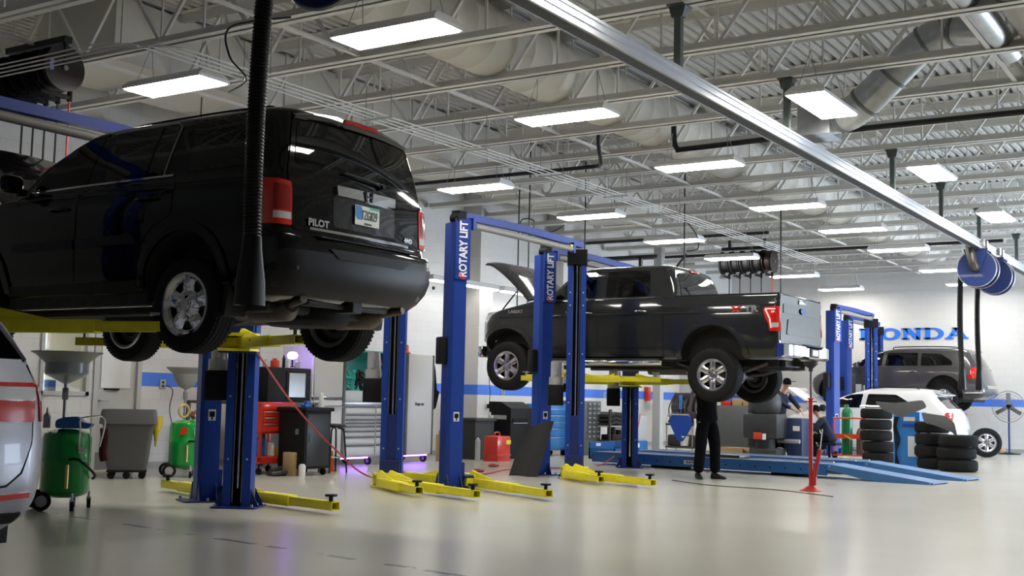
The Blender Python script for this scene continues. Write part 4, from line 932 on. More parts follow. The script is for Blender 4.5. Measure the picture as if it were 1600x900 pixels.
# ================================================================= DARK GREY PICKUP (lifted)
def pickup():
    t = empty('lifted_pickup', (18.11, 6.3, 1.40), 'dark grey crew-cab pickup truck raised on a lift with its hood up, red XTR badge', 'truck')
    lv = [(.46, .90, .05, 5.30, .1, .1, .3, .3, .01, .1), (.50, .975, .0, 5.38, .10, .10, .3, .3, .01, .12), (.7, 1.005, -.01, 5.43, .09, .09, .3, .3, .01, .12), (.9, 1.013, -.01, 5.46, .08, .08, .28, .28, .01, .12), (1.04, 1.013, -.005, 5.46, .08, .08, .28, .26, .01, .12), (1.14, 1.008, .0, 5.42, .07, .07, .28, .26, .01, .12), (1.22, 1.0, .0, 5.36, .06, .06, .28, .26, .01, .12), (1.28, .995, .0, 5.20, .06, .06, .25, .2, .01, .1), (1.34, .985, .0, 4.92, .06, .06, .2, .16, .01, .1), (1.40, .972, -.01, 4.62, .05, .05, .18, .14, .01, .1), (1.435, .955, -.01, 4.46, .04, .04, .15, .12, .01, .1), (1.45, .93, .0, 4.42, .03, .03, .15, .12, .01, .1)]
    B = Body(lv, .012, 3); low = B.build('body', truck_paint, t)
    wy, wf = 1.06, 4.80
    arches(low, [(wy + .02, .46), (wf, .46)], .52, .34)
    cv = [(1.38, .955, 1.68, 4.26, .08, .08, .16, .14, .02, .12), (1.44, .945, 1.68, 4.20, .08, .08, .16, .14, .02, .12), (1.60, .905, 1.70, 4.07, .09, .09, .16, .14, .02, .12), (1.80, .860, 1.75, 3.84, .10, .10, .16, .14, .03, .12), (1.89, .825, 1.79, 3.65, .12, .12, .16, .14, .03, .12), (1.945, .775, 1.85, 3.47, .14, .14, .16, .14, .03, .12), (1.975, .68, 1.92, 3.31, .14, .14, .16, .14, .03, .1), (1.99, .45, 2.05, 3.12, .14, .14, .16, .14, .03, .1)]
    K = Body(cv, .01, 3); cab = K.build('cab', truck_paint, t)
    L, R_ = B.S(-1), B.S(1); E = B.E()
    tunnel(cab, [(3.84, 1.48), (3.18, 1.48), (3.17, 1.85), (3.44, 1.84), (3.70, 1.68)])
    for s in (-1, 1):
        k = K.S(s); l = B.S(s)
        panel('window', [(3.90, 1.45), (3.13, 1.455), (3.13, 1.89), (3.42, 1.88), (3.68, 1.72)], k, clear_glass, t, .004, .002, .08, .04, label='clear front door window of the pickup')
        panel('window', [(2.93, 1.455), (2.94, 1.89), (2.18, 1.88), (2.15, 1.51), (2.18, 1.46)], k, privacy, t, .005, -.004, .08, .04, label='dark rear door window of the pickup')
        strip('window_trim', [(3.95, 1.43), (3.0, 1.43), (2.05, 1.435)], .014, k, M('trim_gloss', (.12, .12, .12), .2, .5), t, .012)
        d1 = panel('door', [(4.02, 1.36), (4.02, .60), (3.94, .53), (3.05, .53), (3.05, 1.39)], l, truck_paint, t, .007, -.006, .14, .04)
        d2 = panel('door', [(3.02, 1.39), (3.02, .53), (2.08, .53), (2.00, .60), (1.98, 1.40)], l, truck_paint, t, .007, -.006, .14, .04)
        door_handle(d1, l, 3.25, 1.20, chrome, .2); door_handle(d2, l, 2.27, 1.21, chrome, .2)
        for (y0, z) in ((.63, 0), (1.17, 0)): pass
        strip('body_crease', [(4.0, 1.155), (3.08, 1.165)], .02, l, truck_paint, d1, .016); strip('body_crease', [(2.98, 1.165), (2.02, 1.175)], .02, l, truck_paint, d2, .016)
        strip('body_crease', [(4.0, .66), (3.08, .66)], .03, l, truck_paint, d1, .02); strip('body_crease', [(2.98, .66), (2.05, .66)], .03, l, truck_paint, d2, .02)
        MB().tube([l(.35 + 4.6 * k / 36, 1.165 + .01 * math.sin(PI * k / 36), .002) for k in range(37)], .010, 8).build('highlight_tube', truck_paint, t, 60)  # added tube, shaped to reflect the lamps as a thin line
        for y0 in (wy, wf):
            MB().tube([l(a, c, .012) for a, c in arc(y0, .46, .57, 8, 172, 28)], .014, 10).build('arch_lip', truck_paint, t, 60)  # convex lip on the arch, put in for its highlight
            o = arc(y0, .46, .60, 2, 178, 26); i = arc(y0, .46, .518, 2, 178, 26); panel('wheel_arch_trim', o + i[::-1], l, truck_paint, t, .025, -.01, .06, 0)
        # bed seam
        strip('bed_seam', [(1.88, .5), (1.88, 1.43)], .016, l, black_matte, t, .003, -.012)
        MB().tube([(s * .99, 3.98, .40), (s * 1.02, 3.9, .40), (s * 1.02, 2.0, .40), (s * .99, 1.9, .40)], .045, 12).build('running_board', chrome, t, 50, 'bright tubular side step')
        MB().box(s * .84, s * 1.0, 1.95, 3.98, .34, .47, .02).build('sill', under, t, 20)
        tl = panel('tail_light', [(.20, 1.235), (.235, 1.20), (.19, 1.06), (.15, .99), (.13, .875), (-.005, .87), (-.005, 1.245)], l, red_lens, t, .02, -.01, .05, .02)
        strip('light_bar', [(.20, 1.205), (.05, 1.205)], .02, l, M('light_bar_white', (.8, .7, .7), .3), tl, .028, .018); strip('light_bar', [(.195, 1.20), (.125, 1.06), (.10, .92)], .024, l, MATS['light_bar_white'], tl, .028, .018)
        panel('reversing_lens', [(.02, .93), (.09, .93), (.09, 1.0), (.02, 1.0)], l, clear_lens, tl, .026, .018, .05, .01)
        panel('tail_light_wrap', [(s * .955, .87), (s * 1.0, .87), (s * 1.0, 1.245), (s * .955, 1.245)], E, red_lens, tl, .015, -.01, .05, 0)
        panel('headlight', [(5.42, 1.16), (5.36, 1.27), (5.05, 1.30), (5.16, 1.20), (5.22, 1.06)], l, clear_lens, t, .01, -.006, .05, .02)
    # badges
    fx = -B.side_x(.6, 1.2) - .012
    b = MB(); 
    for q in ([(.76, 1.26), (.71, 1.26), (.57, 1.16), (.62, 1.16)], [(.62, 1.26), (.57, 1.26), (.71, 1.16), (.76, 1.16)]): b.prism(q, fx, fx + .014, 'x')
    b.build('badge', sign_red, t, 0, 'red X of the XTR badge')
    text_mesh('TR', .13, M('badge_grey', (.35, .35, .36), .3, .8), 'badge', t, frame((fx - .002, .42, 1.21), (0, -1, 0), (0, 0, 1)), .01, .006, sx=1.3, label='silver TR of the XTR badge')
    text_mesh('LARIAT', .075, MATS['badge_grey'], 'badge', t, frame((-B.side_x(4.55, 1.26) - .012, 4.62, 1.255), (0, -1, 0), (0, 0, 1)), .008, .003, sx=1.2, label='silver lettering on the front fender')
    text_mesh('LARIAT', .05, chrome, 'badge', t, frame((-B.side_x(3.4, 1.2) - .014, 3.55, 1.225), (0, -1, 0), (0, 0, 1)), .006, .002)
    # tailgate
    g = panel('tailgate', [(-.93, .74), (.93, .74), (.93, 1.42), (-.93, 1.42)], E, truck_paint, t, .012, -.006, .12, .03)
    panel('tailgate_relief', [(-.70, .84), (.70, .84), (.62, 1.08), (-.62, 1.08)], E, truck_paint, g, .022, .006, .12, .05)
    panel('tailgate_applique', [(-.80, 1.16), (.80, 1.16), (.80, 1.30), (-.80, 1.30)], E, truck_paint, g, .020, .006, .12, .02)
    MB().lathe([(0, -.006), (.115, -.004), (.115, .004), (0, .006)], 28, (0, 0, 0), 'y').build('oval_emblem', M('oval_blue', (.03, .08, .3), .2, .5), g).matrix_world = Matrix.Translation((0, -.035, 1.23)) @ Matrix.Diagonal((1.0, 1, .42, 1))
    MB().box(-.16, .16, -.035, -.015, 1.335, 1.40, .01).build('tailgate_handle', chrome, g)
    # bumper
    b = MB(); v = []; N = 24
    for i in range(N + 1):
        x = -1.01 + 2.02 * i / N; k = abs(x / 1.01) ** 6; y = -.21 + .12 * k; hh = .0 if abs(x) > .42 else -.02
        v += [(x, y + .05, .49), (x, y, .52), (x, y, .67 + hh), (x, y + .04, .695 + hh), (x, .02, .695 + hh), (x, .02, .5)]
    b.add(v, [(i * 6 + k, i * 6 + (k + 1) % 6, i * 6 + 6 + (k + 1) % 6, i * 6 + 6 + k) for i in range(N) for k in range(6)] + [tuple(range(6)), tuple(range(N * 6 + 5, N * 6 - 1, -1))])
    bp = b.build('rear_bumper', chrome, t, 40)
    MB().box(-.42, .42, -.215, .0, .676, .70, .004).build('bumper_step_pad', plastic_black, bp); MB().box(-.20, .20, -.222, -.2, .52, .65, .01).build('bumper_recess', plastic_black, bp)
    MB().box(-.13, .13, -.232, -.222, .54, .63).build('license_plate', paper, bp, 0)
    MB().box(-.035, .035, -.15, .4, .38, .46).box(-.4, .4, .1, .18, .36, .46, .01).build('tow_hitch', M('hitch_black', (.015, .015, .015), .6), t, 20)
    # tonneau cover and bed rails
    MB().box(-.86, .86, .03, 1.66, 1.44, 1.462, .008).build('bed_cover', plastic_black, t); 
    for s in (-1, 1): MB().box(s * .87, s * .955, .0, 1.69, 1.438, 1.456, .008).build('bed_rail_cap', plastic_black, t)
    KE = K.E(); rw = panel('rear_window', [(-.74, 1.47), (.74, 1.47), (.68, 1.84), (-.68, 1.84)], KE, privacy, t, .006, -.004, .1, .04)
    MB().box(-.16, .16, 1.78, 1.82, 1.90, 1.925, .004).build('brake_light', red_lens, t)
    panel('windshield', [(-.80, 1.45), (.80, 1.45), (.72, 1.86), (-.72, 1.86)], K.E(False), privacy, t, .006, -.004, .1, .05)
    # open hood
    b = MB(); v = []; a = math.radians(39)
    for j in range(11):
        s = j / 10; y = 4.44 + math.cos(a) * 1.16 * s + .04 * math.sin(PI * s) * .3; z = 1.47 + math.sin(a) * 1.10 * s + .09 * math.sin(PI * s * .9) - (.06 * max(0, s - .85) / .15)
        for i in range(13): x = -.84 + 1.68 * i / 12; e = (x / .84) ** 2; v.append((x, y - .03 * (1 - e), z + .05 * (1 - e ** 3)))
    m = len(v); v += [(p[0], p[1] + .035, p[2] - .035) for p in v]
    f = [(j * 13 + i, j * 13 + i + 1, (j + 1) * 13 + i + 1, (j + 1) * 13 + i) for j in range(10) for i in range(12)]; f += [tuple(m + q for q in reversed(g_)) for g_ in f]
    bd = [i for i in range(13)] + [j * 13 + 12 for j in range(1, 11)] + [130 + i for i in range(11, -1, -1)] + [j * 13 for j in range(9, 0, -1)]
    f += [(bd[i], bd[(i + 1) % len(bd)], m + bd[(i + 1) % len(bd)], m + bd[i]) for i in range(len(bd))]
    b.add(v, f).build('hood', truck_paint, t, 40); MB().tube([(-.75, 5.05, 1.32), (-.74, 4.78, 1.62)], .014, 8).build('hood_strut', plastic_black, t)
    MB().box(-.72, .72, 5.18, 5.46, .75, 1.14, .05).box(-.8, .8, 5.42, 5.52, .5, .70, .03).build('front_bumper', chrome, t, 30); MB().box(-.62, .62, 5.44, 5.48, .80, 1.12, .02).build('grille', plastic_black, t)
    # chassis
    u = MB().box(-.45, -.35, .2, 5.2, .36, .48).box(.35, .45, .2, 5.2, .36, .48).box(-.4, .4, 2.2, 2.3, .36, .44).build('frame_rail', under, t, 0)
    MB().box(-.8, .8, 1.6, 4.2, .44, .5).build('floor_pan', under, t, 0)
    MB().tube([(-.80, wy, .22), (.80, wy, .22)], .045, 12).lathe([(.05, -.12), (.14, -.05), (.14, .05), (.05, .12)], 16, (0, wy, .22), 'x').build('rear_axle', dark_steel, t, 40)
    for s in (-1, 1): MB().tube(bez([(s * .5, .35, .42), (s * .5, wy - .3, .28), (s * .5, wy, .26), (s * .5, wy + .4, .3), (s * .5, wy + .8, .42)], 5), .03, 6).tube([(s * .6, wy + .1, .25), (s * .45, wy + .25, .6)], .03, 8).build('leaf_spring', dark_steel, t)
    MB().lathe([(0, -.12), (.32, -.12), (.39, -.07), (.4, 0), (.39, .07), (.32, .12), (0, .12)], 32, (0, .52, .44), 'z').build('spare_tire', rubber, t)
    MB().tube(bez([(.3, .02, .36), (.42, .35, .36), (.5, .9, .45), (.2, 1.6, .34), (.18, 3.8, .34)], 6), .035, 10).tube([(.22, 2.0, .34), (.22, 2.7, .34)], .1, 14).build('exhaust_pipe', exhaust, t, 50)
    for s in (-1, 1):
        wheel(t, s * .86, wy, .22, s, .412, .265, .235, 'alloy6', M('alloy_bright', (.62, .62, .64), .22, 1)); wheel(t, s * .86, wf, .345, s, .412, .265, .235, 'alloy6', MATS['alloy_bright'])
        mirror(t, (s * .97, 3.88, 1.52), s, plastic_black)
    return t
pickup()
# ================================================================= OTHER VEHICLES
def durango():
    t = empty('lifted_grey_suv', (33.98, 6.5, 1.17), 'brown-grey SUV raised on the farthest lift under the blue wall lettering', 'car')
    lv = [(.26, .82, .30, 4.6, .2, .2, .3, .3, .05, .1), (.34, .90, .08, 4.75, .2, .2, .3, .3, .05, .1), (.45, .93, .0, 4.82, .2, .2, .3, .3, .06, .1), (.62, .945, .03, 4.85, .2, .2, .3, .3, .06, .1), (.78, .955, .10, 4.82, .2, .2, .3, .3, .06, .1), (.95, .955, .15, 4.6, .2, .2, .3, .3, .06, .12), (1.05, .94, .19, 4.2, .18, .18, .25, .2, .06, .12), (1.12, .925, .22, 3.85, .18, .18, .2, .16, .06, .12), (1.3, .87, .30, 3.5, .18, .18, .16, .14, .06, .12), (1.45, .82, .40, 3.15, .18, .18, .16, .14, .06, .12), (1.54, .76, .46, 2.9, .2, .2, .16, .14, .06, .12), (1.60, .66, .56, 2.6, .2, .2, .2, .15, .05, .1), (1.64, .45, .8, 2.3, .2, .2, .2, .15, .05, .1)]
    B = Body(lv, .012, 2); bd = B.build('body', durango_paint, t); wy = 1.12
    arches(bd, [(wy, .42), (wy + 2.9, .42)], .48)
    for s in (-1, 1):
        l = B.S(s)
        panel('window', [(3.50, 1.13), (2.75, 1.14), (2.70, 1.48), (2.95, 1.46), (3.2, 1.35)], l, privacy, t, .006, -.004, .1, .03)
        panel('window', [(2.65, 1.14), (2.60, 1.49), (1.80, 1.49), (1.78, 1.14)], l, privacy, t, .006, -.004, .1, .03)
        panel('window', [(1.70, 1.14), (1.70, 1.48), (1.20, 1.46), (.92, 1.28), (.88, 1.16)], l, privacy, t, .006, -.004, .1, .05)
        d1 = panel('door', [(3.6, 1.08), (3.6, .5), (2.72, .42), (2.72, 1.10)], l, durango_paint, t, .006, -.006, .15, .04); d2 = panel('door', [(2.68, 1.10), (2.68, .42), (1.85, .42), (1.62, .80), (1.60, 1.10)], l, durango_paint, t, .006, -.006, .12, .04)
        door_handle(d1, l, 2.9, .96, durango_paint, .2); door_handle(d2, l, 1.9, .97, durango_paint, .2)
        for y0 in (wy, wy + 2.9):
            o = arc(y0, .42, .57, 2, 178, 20); i = arc(y0, .42, .478, 2, 178, 20); panel('wheel_arch_trim', o + i[::-1], l, durango_paint, t, .028, -.01, .08, 0)
        panel('lower_trim', [(.60, .42), (.60, .45), (.15, .47), (.15, .43)], l, chrome, t, .012, -.004, .1, 0)
        panel('tail_light', [(.50, .80), (.42, 1.10), (.27, 1.10), (.24, .82)], l, red_lens, t, .012, -.006, .06, .02)
        MB().tube(bez([(s * .60, 2.5, 1.595), (s * .62, 2.35, 1.66), (s * .62, 1.0, 1.66), (s * .60, .8, 1.60)], 5), .014, 6).build('roof_rail', plastic_black, t)
        wheel(t, s * .83, wy, .30, s, .36, .22, .22, 'steel5', chrome); wheel(t, s * .83, wy + 2.9, .30, s, .36, .22, .22, 'steel5', chrome)
        mirror(t, (s * .93, 3.4, 1.14), s, durango_paint)
    E = B.E(); panel('rear_window', [(-.70, 1.15), (.70, 1.15), (.58, 1.46), (-.58, 1.46)], E, privacy, t, .006, -.004, .1, .05)
    panel('bumper_step', [(-.7, .55), (.7, .55), (.7, .63), (-.7, .63)], E, chrome, t, .02, -.004, .1, .02)
    MB().box(-.7, .7, .4, 4.2, .2, .32, .03).build('underbody', under, t); MB().box(-.12, .12, .33, .36, 1.53, 1.56).build('brake_light', red_lens, t)
    return t
durango()
def white_suv():
    t = empty('white_suv', (30.45, 6.5, 0), 'small white SUV parked on the floor behind the tire stacks, hood open', 'car')
    lv = [(.2, .78, .30, 4.0, .2, .2, .3, .3, .05, .1), (.30, .86, .06, 4.2, .22, .2, .3, .3, .06, .1), (.45, .90, .0, 4.3, .22, .2, .3, .3, .06, .1), (.7, .92, .0, 4.35, .22, .2, .3, .3, .06, .1), (.9, .92, .04, 4.32, .22, .2, .3, .3, .06, .1), (1.0, .91, .07, 4.1, .2, .2, .3, .3, .06, .12), (1.08, .89, .11, 3.7, .2, .2, .25, .2, .06, .12), (1.14, .87, .15, 3.5, .2, .2, .2, .16, .06, .12), (1.3, .83, .31, 3.2, .2, .2, .16, .14, .06, .12), (1.45, .77, .46, 2.85, .2, .2, .16, .14, .06, .12), (1.55, .70, .50, 2.55, .2, .2, .16, .14, .06, .12), (1.62, .58, .62, 2.3, .2, .2, .2, .15, .05, .1), (1.66, .4, .9, 2.0, .2, .2, .2, .15, .05, .1)]
    B = Body(lv, .012, 2); bd = B.build('body', white_paint, t); wy = .95
    arches(bd, [(wy, .33), (wy + 2.55, .33)], .38)
    for s in (-1, 1):
        l = B.S(s)
        panel('window', [(3.18, 1.15), (2.30, 1.16), (2.25, 1.50), (2.55, 1.48), (2.9, 1.33)], l, privacy, t, .006, -.004, .1, .03)
        panel('window', [(2.18, 1.16), (2.13, 1.50), (1.45, 1.49), (1.15, 1.32), (1.20, 1.17)], l, privacy, t, .006, -.004, .1, .04)
        panel('door', [(3.3, 1.10), (3.3, .5), (2.26, .42), (2.26, 1.12)], l, white_paint, t, .006, -.006, .15, .04); panel('door', [(2.22, 1.12), (2.22, .42), (1.5, .42), (1.3, .8), (1.3, 1.12)], l, white_paint, t, .006, -.006, .15, .04)
        for y0 in (wy, wy + 2.55):
            o = arc(y0, .33, .43, 5, 175, 18); i = arc(y0, .33, .375, 5, 175, 18); panel('wheel_arch_trim', o + i[::-1], l, plastic_black, t, .012, -.01, .08, 0)
        panel('tail_light', [(.25, .80), (.30, 1.08), (.14, 1.08), (.13, .80)], l, red_lens, t, .012, -.006, .06, .02)
        MB().tube(bez([(s * .56, 2.2, 1.62), (s * .58, 2.05, 1.67), (s * .58, 1.1, 1.67), (s * .56, .95, 1.62)], 5), .012, 6).build('roof_rail', plastic_black, t)
        wheel(t, s * .80, wy, .335, s, .335, .21, .21, 'alloy6', MATS['alloy_bright']); wheel(t, s * .80, wy + 2.55, .335, s, .335, .21, .21, 'alloy6', MATS['alloy_bright'])
        mirror(t, (s * .87, 3.2, 1.14), s, plastic_black)
    E = B.E(); panel('rear_window', [(-.72, 1.18), (.72, 1.18), (.62, 1.46), (-.62, 1.46)], E, privacy, t, .006, -.004, .1, .05)
    MB().prism([(.36, 1.52), (.62, 1.60), (.62, 1.565), (.38, 1.49)], -.6, .6, 'x').build('roof_spoiler', white_paint, t)
    T = Matrix.Translation((0, 3.52, 1.16)) @ Matrix.Rotation(math.radians(34), 4, 'X')
    MB().box(-.72, .72, 0, .85, -.02, .02, .015, T).build('hood', white_paint, t)
    return t
white_suv()
def minivan():
    t = empty('silver_minivan', (4.27, 6.92, 0), 'silver minivan whose rear right corner cuts into the left edge of the frame', 'car')
    lv = [(.22, .85, .30, 4.8, .2, .2, .3, .3, .05, .1), (.34, .93, .10, 5.0, .26, .24, .3, .3, .06, .1), (.46, .975, .03, 5.1, .28, .26, .3, .3, .07, .1), (.62, 1.0, .0, 5.14, .30, .28, .3, .3, .08, .1), (.83, 1.01, .01, 5.14, .30, .28, .3, .3, .08, .1), (.97, .998, .045, 5.1, .26, .24, .3, .3, .08, .1), (1.10, .985, .06, 4.9, .24, .22, .3, .3, .08, .12), (1.21, .962, .09, 4.5, .22, .2, .25, .2, .08, .12), (1.30, .935, .13, 4.3, .2, .2, .2, .16, .08, .12), (1.38, .905, .17, 4.15, .18, .18, .16, .14, .08, .12), (1.5, .855, .23, 3.8, .17, .17, .16, .14, .08, .12), (1.63, .79, .30, 3.4, .17, .17, .16, .14, .08, .12), (1.70, .70, .38, 3.1, .2, .2, .16, .14, .06, .12), (1.74, .5, .6, 2.8, .2, .2, .2, .15, .05, .1)]
    B = Body(lv, .012, 3); bd = B.build('body', silver_paint, t); wy = 1.0
    arches(bd, [(wy, .34), (wy + 3.0, .34)], .38); E = B.E()
    g = panel('tailgate', [(-.80, .56), (.58, .56), (.70, .64), (.775, .82), (.80, .97), (.84, 1.21), (.80, 1.34), (.66, 1.62), (-.66, 1.62), (-.84, 1.21), (-.80, .97)], E, silver_paint, t, .010, -.006, .07, .03)
    panel('rear_window', [(-.76, 1.37), (.79, 1.37), (.60, 1.66), (-.60, 1.66)], E, privacy, g, .016, .004, .08, .04)
    strip('tailgate_seam', [(.835, 1.34), (.842, 1.21), (.812, .97), (.785, .82), (.71, .63), (.59, .55), (.3, .535), (-.6, .535)], .012, E, black_matte, t, .004, -.004)
    strip('window_edge', [(.80, 1.36), (.615, 1.665)], .03, E, M('purple_grey', (.10, .08, .11), .3, .4), g, .02, .004)
    for s in (-1, 1):
        l = B.S(s)
        def f(u, z, o, s=s): 
            p = E(u, z, o); return (s * p[0], p[1], p[2])
        inner = [(.40, 1.0), (.47, .97), (.80, .955), (.845, 1.20), (.40, 1.20)]
        a = panel('tail_light', [(.36, 1.03), (.50, .965), (.805, .955), (.83, 1.215), (.36, 1.215)], f, red_lens, g, .022, .0, .05, .02)
        panel('clear_band', [(.36, 1.10), (.817, 1.10), (.826, 1.185), (.36, 1.185)], f, clear_lens, a, .027, .016, .05, .01)
        b = MB(); sheet(b, rpoly([(.335, .955), (.335, 1.215), (.03, 1.205), (.06, .965)], .02), [], lambda y, z, o: (lambda q: (s * abs(q[0]), q[1], q[2]))(B.S(1)(y, z, o) if y > .12 else B.S(1)(y, z, o)), .012, .05)
        def g2(u, z, o, s=s):        # u 0..1 wraps the rounded corner
            w, yr, yf, rxr, ryr, rxf, ryf, cr, cf = B.p(z); A = PI / 2 * (.12 + .88 * u); e = o
            x = (w - rxr + (rxr + e) * math.sin(A)) * B.bw(.2, yr, yf); y = yr + cr + ryr - (ryr + e) * math.cos(A); return (s * x, y, z)
        c = MB(); sheet(c, rpoly([(.34, .96), (1.0, .975), (1.0, 1.205), (.30, 1.21)], .02), [], lambda u, z, o: g2(u, z, o - .004), .016, .08); q = c.build('tail_light', red_lens, t, 40)
        c = MB(); sheet(c, [(.33, 1.10), (.98, 1.10), (.98, 1.18), (.32, 1.18)], [], lambda u, z, o: g2(u, z, o + .011), .004, .08); c.build('clear_band', clear_lens, q, 40)
        panel('reflector', [(.48, .455), (.80, .465), (.80, .50), (.50, .495)], f, red_lens, t, .008, -.004, .06, .01)
        panel('window', [(.95, 1.36), (.80, 1.60), (2.2, 1.62), (2.2, 1.36)], l, privacy, t, .006, -.004, .15, .03)
        wheel(t, s * .88, wy, .345, s, .345, .22, .22, 'alloy6', MATS['alloy_bright']); wheel(t, s * .88, wy + 3.0, .345, s, .345, .22, .22, 'alloy6', MATS['alloy_bright'])
        MB().prism([(wy - .45, .12), (wy - .40, .12), (wy - .40, .42), (wy - .47, .42)], s * .78, s * .96, 'x').build('mud_guard', plastic_black, t)
    panel('bumper_valance', [(-.75, .30), (.75, .30), (.78, .37), (-.78, .37)], E, plastic_black, t, .01, -.006, .08, .02)
    return t
minivan()
# ================================================================= SHOP EQUIPMENT
def caster(b, x, y, r=.05, w=.03, h=.12):
    b.cyl((x - w / 2, y, r), (x + w / 2, y, r), r, n=14)
def drain(loc, rz, label, gm, kind):
    t = empty('oil_drain_tank', loc, label, 'oil drain', None, rz)
    MB().lathe([(0, .12), (.14, .12), (.22, .16), (.235, .19), (.235, .47), (.238, .475), (.238, .49), (.235, .495), (.235, .70), (.22, .75), (.12, .79), (0, .795)], 36).build('tank', gm, t, 50)
    for (a, c, r) in ((-.26, .12, .095), (-.22, -.2, .095)): w = MB().torus((a, c, r), r - .022, .022, 'y', 24, 8).build('wheel', rubber, t); MB().cyl((a, c - .012, r), (a, c + .012, r), r - .03, n=18).cyl((a, c - .025, r), (a, c + .025, r), .02, n=10).build('wheel_hub', lt_grey, w)
    MB().tube([(-.26, .12, .095), (-.2, .0, .13), (-.22, -.2, .095)], .012, 8).build('axle', steel, t)
    for (a, c) in ((.06, -.26), (.24, .10), (.1, .2)):
        w = MB().cyl((a - .016, c, .05), (a + .016, c, .05), .05, n=18).build('caster', rubber, t); MB().box(a - .022, a + .022, c - .02, c + .02, .06, .115, .004).cyl((a, c, .11), (a, c, .17), .012, n=8).build('caster_fork', alu, w, 30)
    MB().cyl((-.04, .02, .79), (-.04, .02, 1.26), .017, n=14).box(-.07, -.01, -.02, .06, 1.08, 1.20, .01).build('mast', steel, t, 40)
    if kind == 0:
        bw = MB().lathe([(.02, 1.24), (.20, 1.33), (.21, 1.35), (.21, 1.455), (.20, 1.455), (.20, 1.355), (.19, 1.34), (.015, 1.25)], 36, (-.04, .02, 0), closed=True).build('funnel', clear_plastic, t, 25)
        MB().lathe([(.215, 1.45), (.225, 1.465), (.30, 1.53), (.345, 1.552), (.345, 1.56), (.29, 1.54), (.20, 1.465)], 40, (-.04, .02, 0), closed=True).build('funnel_rim', grey_bowl, bw, 25)
    else:
        bw = MB().lathe([(.02, 1.22), (.10, 1.26), (.165, 1.36), (.18, 1.44), (.17, 1.44), (.155, 1.36), (.015, 1.25)], 36, (-.04, .02, 0), closed=True).build('funnel', grey_bowl, t, 50)
        MB().lathe([(.18, 1.44), (.27, 1.51), (.28, 1.53), (.27, 1.53), (.17, 1.455)], 40, (-.04, .02, 0), closed=True).build('funnel_rim', grey_bowl, bw, 25)
    MB().tube(bez([(.10, -.215, .60), (.10, -.30, .80), (.10, -.34, .90), (.20, -.30, .92), (.30, -.24, .92), (.34, -.18, .86), (.30, -.12, .62)], 4), .009, 8).build('push_handle', chrome, t)
    MB().tube(bez([(.02, -.24, .50), (.1, -.28, .50), (.2, -.24, .42), (.27, -.12, .34), (.26, -.02, .30)], 5), .013, 8).build('drain_hose', plastic_black, t)
    MB().cyl((.0, -.25, .22), (.0, -.25, .45), .018, n=10).build('hose_fitting', M('brass', (.5, .4, .15), .35, .8), t)
    MB().box(.10, .16, -.238, -.22, .56, .61).build('label', paper, t, 0)
    return t
t = drain((7.80, 10.26, 0), -.6, 'green oil drain tank with a wide steel funnel standing behind the silver minivan', green_dark, 0)
tag(MB().prism(rpoly([(-.16, .0), (.16, .0), (.20, .05), (.10, .06), (.06, .12), (-.08, .11), (-.16, .08)], .03), -.06, .06, 'y').build('rag_bundle', blue_plastic), 'crumpled blue tray lying on the near green tank', 'tray').matrix_world = Matrix.Translation((7.78, 10.15, .80)) @ Matrix.Rotation(-.9, 4, 'Z')
tag(MB().lathe([(0, 0), (.035, 0), (.035, .12), (.012, .15), (.006, .20), (0, .20)], 16).build('spray_bottle', M('bottle_grey', (.35, .38, .42), .3)), 'grey squeeze bottle standing on the near green tank', 'bottle').location = (7.64, 10.38, .80)
o = MB().add(*(lambda b: (b.v, b.f))(MB().tube(bez([(0, 0, 0), (.02, .01, -.12), (.0, .0, -.24), (.02, 0, -.32)], 4), .04, 8, rs=None)))
tag(o.build('shop_rag', M('dark_red_cloth', (.10, .015, .015), .9)), 'dark red rag hanging off the near green tank', 'rag').location = (8.08, 10.06, .80)
t = drain((11.9, 13.05, 0), -.7, 'bright green oil drain tank with a grey bowl standing against the block wall', green_tank, 1)
tag(MB().prism([(-.06, 0), (.05, .03), (.05, .12), (-.03, .12)], -.004, .004, 'y').build('sticker', red_paint, smooth=0), 'red sticker on the far green tank', 'sticker').matrix_world = Matrix.Translation((11.70, 12.89, .58)) @ Matrix.Rotation(-.85, 4, 'Z')
tag(MB().lathe([(.008, 0), (.03, .15), (.08, .30), (.085, .42), (.075, .42), (.07, .30), (.02, .15), (.004, 0)], 20, closed=True).build('funnel', M('yellow_plastic', (.65, .48, .03), .4)), 'yellow funnel hanging beside the far green tank', 'funnel').location = (11.50, 13.22, .42)
MB().torus((0, 0, 0), .09, .018, 'y', 20, 8).build('tape_roll', M('tape_tan', (.55, .38, .15), .6)).location = (11.85, 13.07, .92)
tag(bpy.data.objects['tape_roll'], 'tan tape roll standing on the far green tank', 'tape')
tag(MB().lathe([(0, 0), (.06, 0), (.09, .05), (.07, .11), (0, .14)], 10).build('rag_heap', M('rag_brown', (.30, .12, .06), .9, bump=(40, .6))), 'heap of brown and red rags on the far green tank', 'rags').location = (12.02, 13.0, .80)
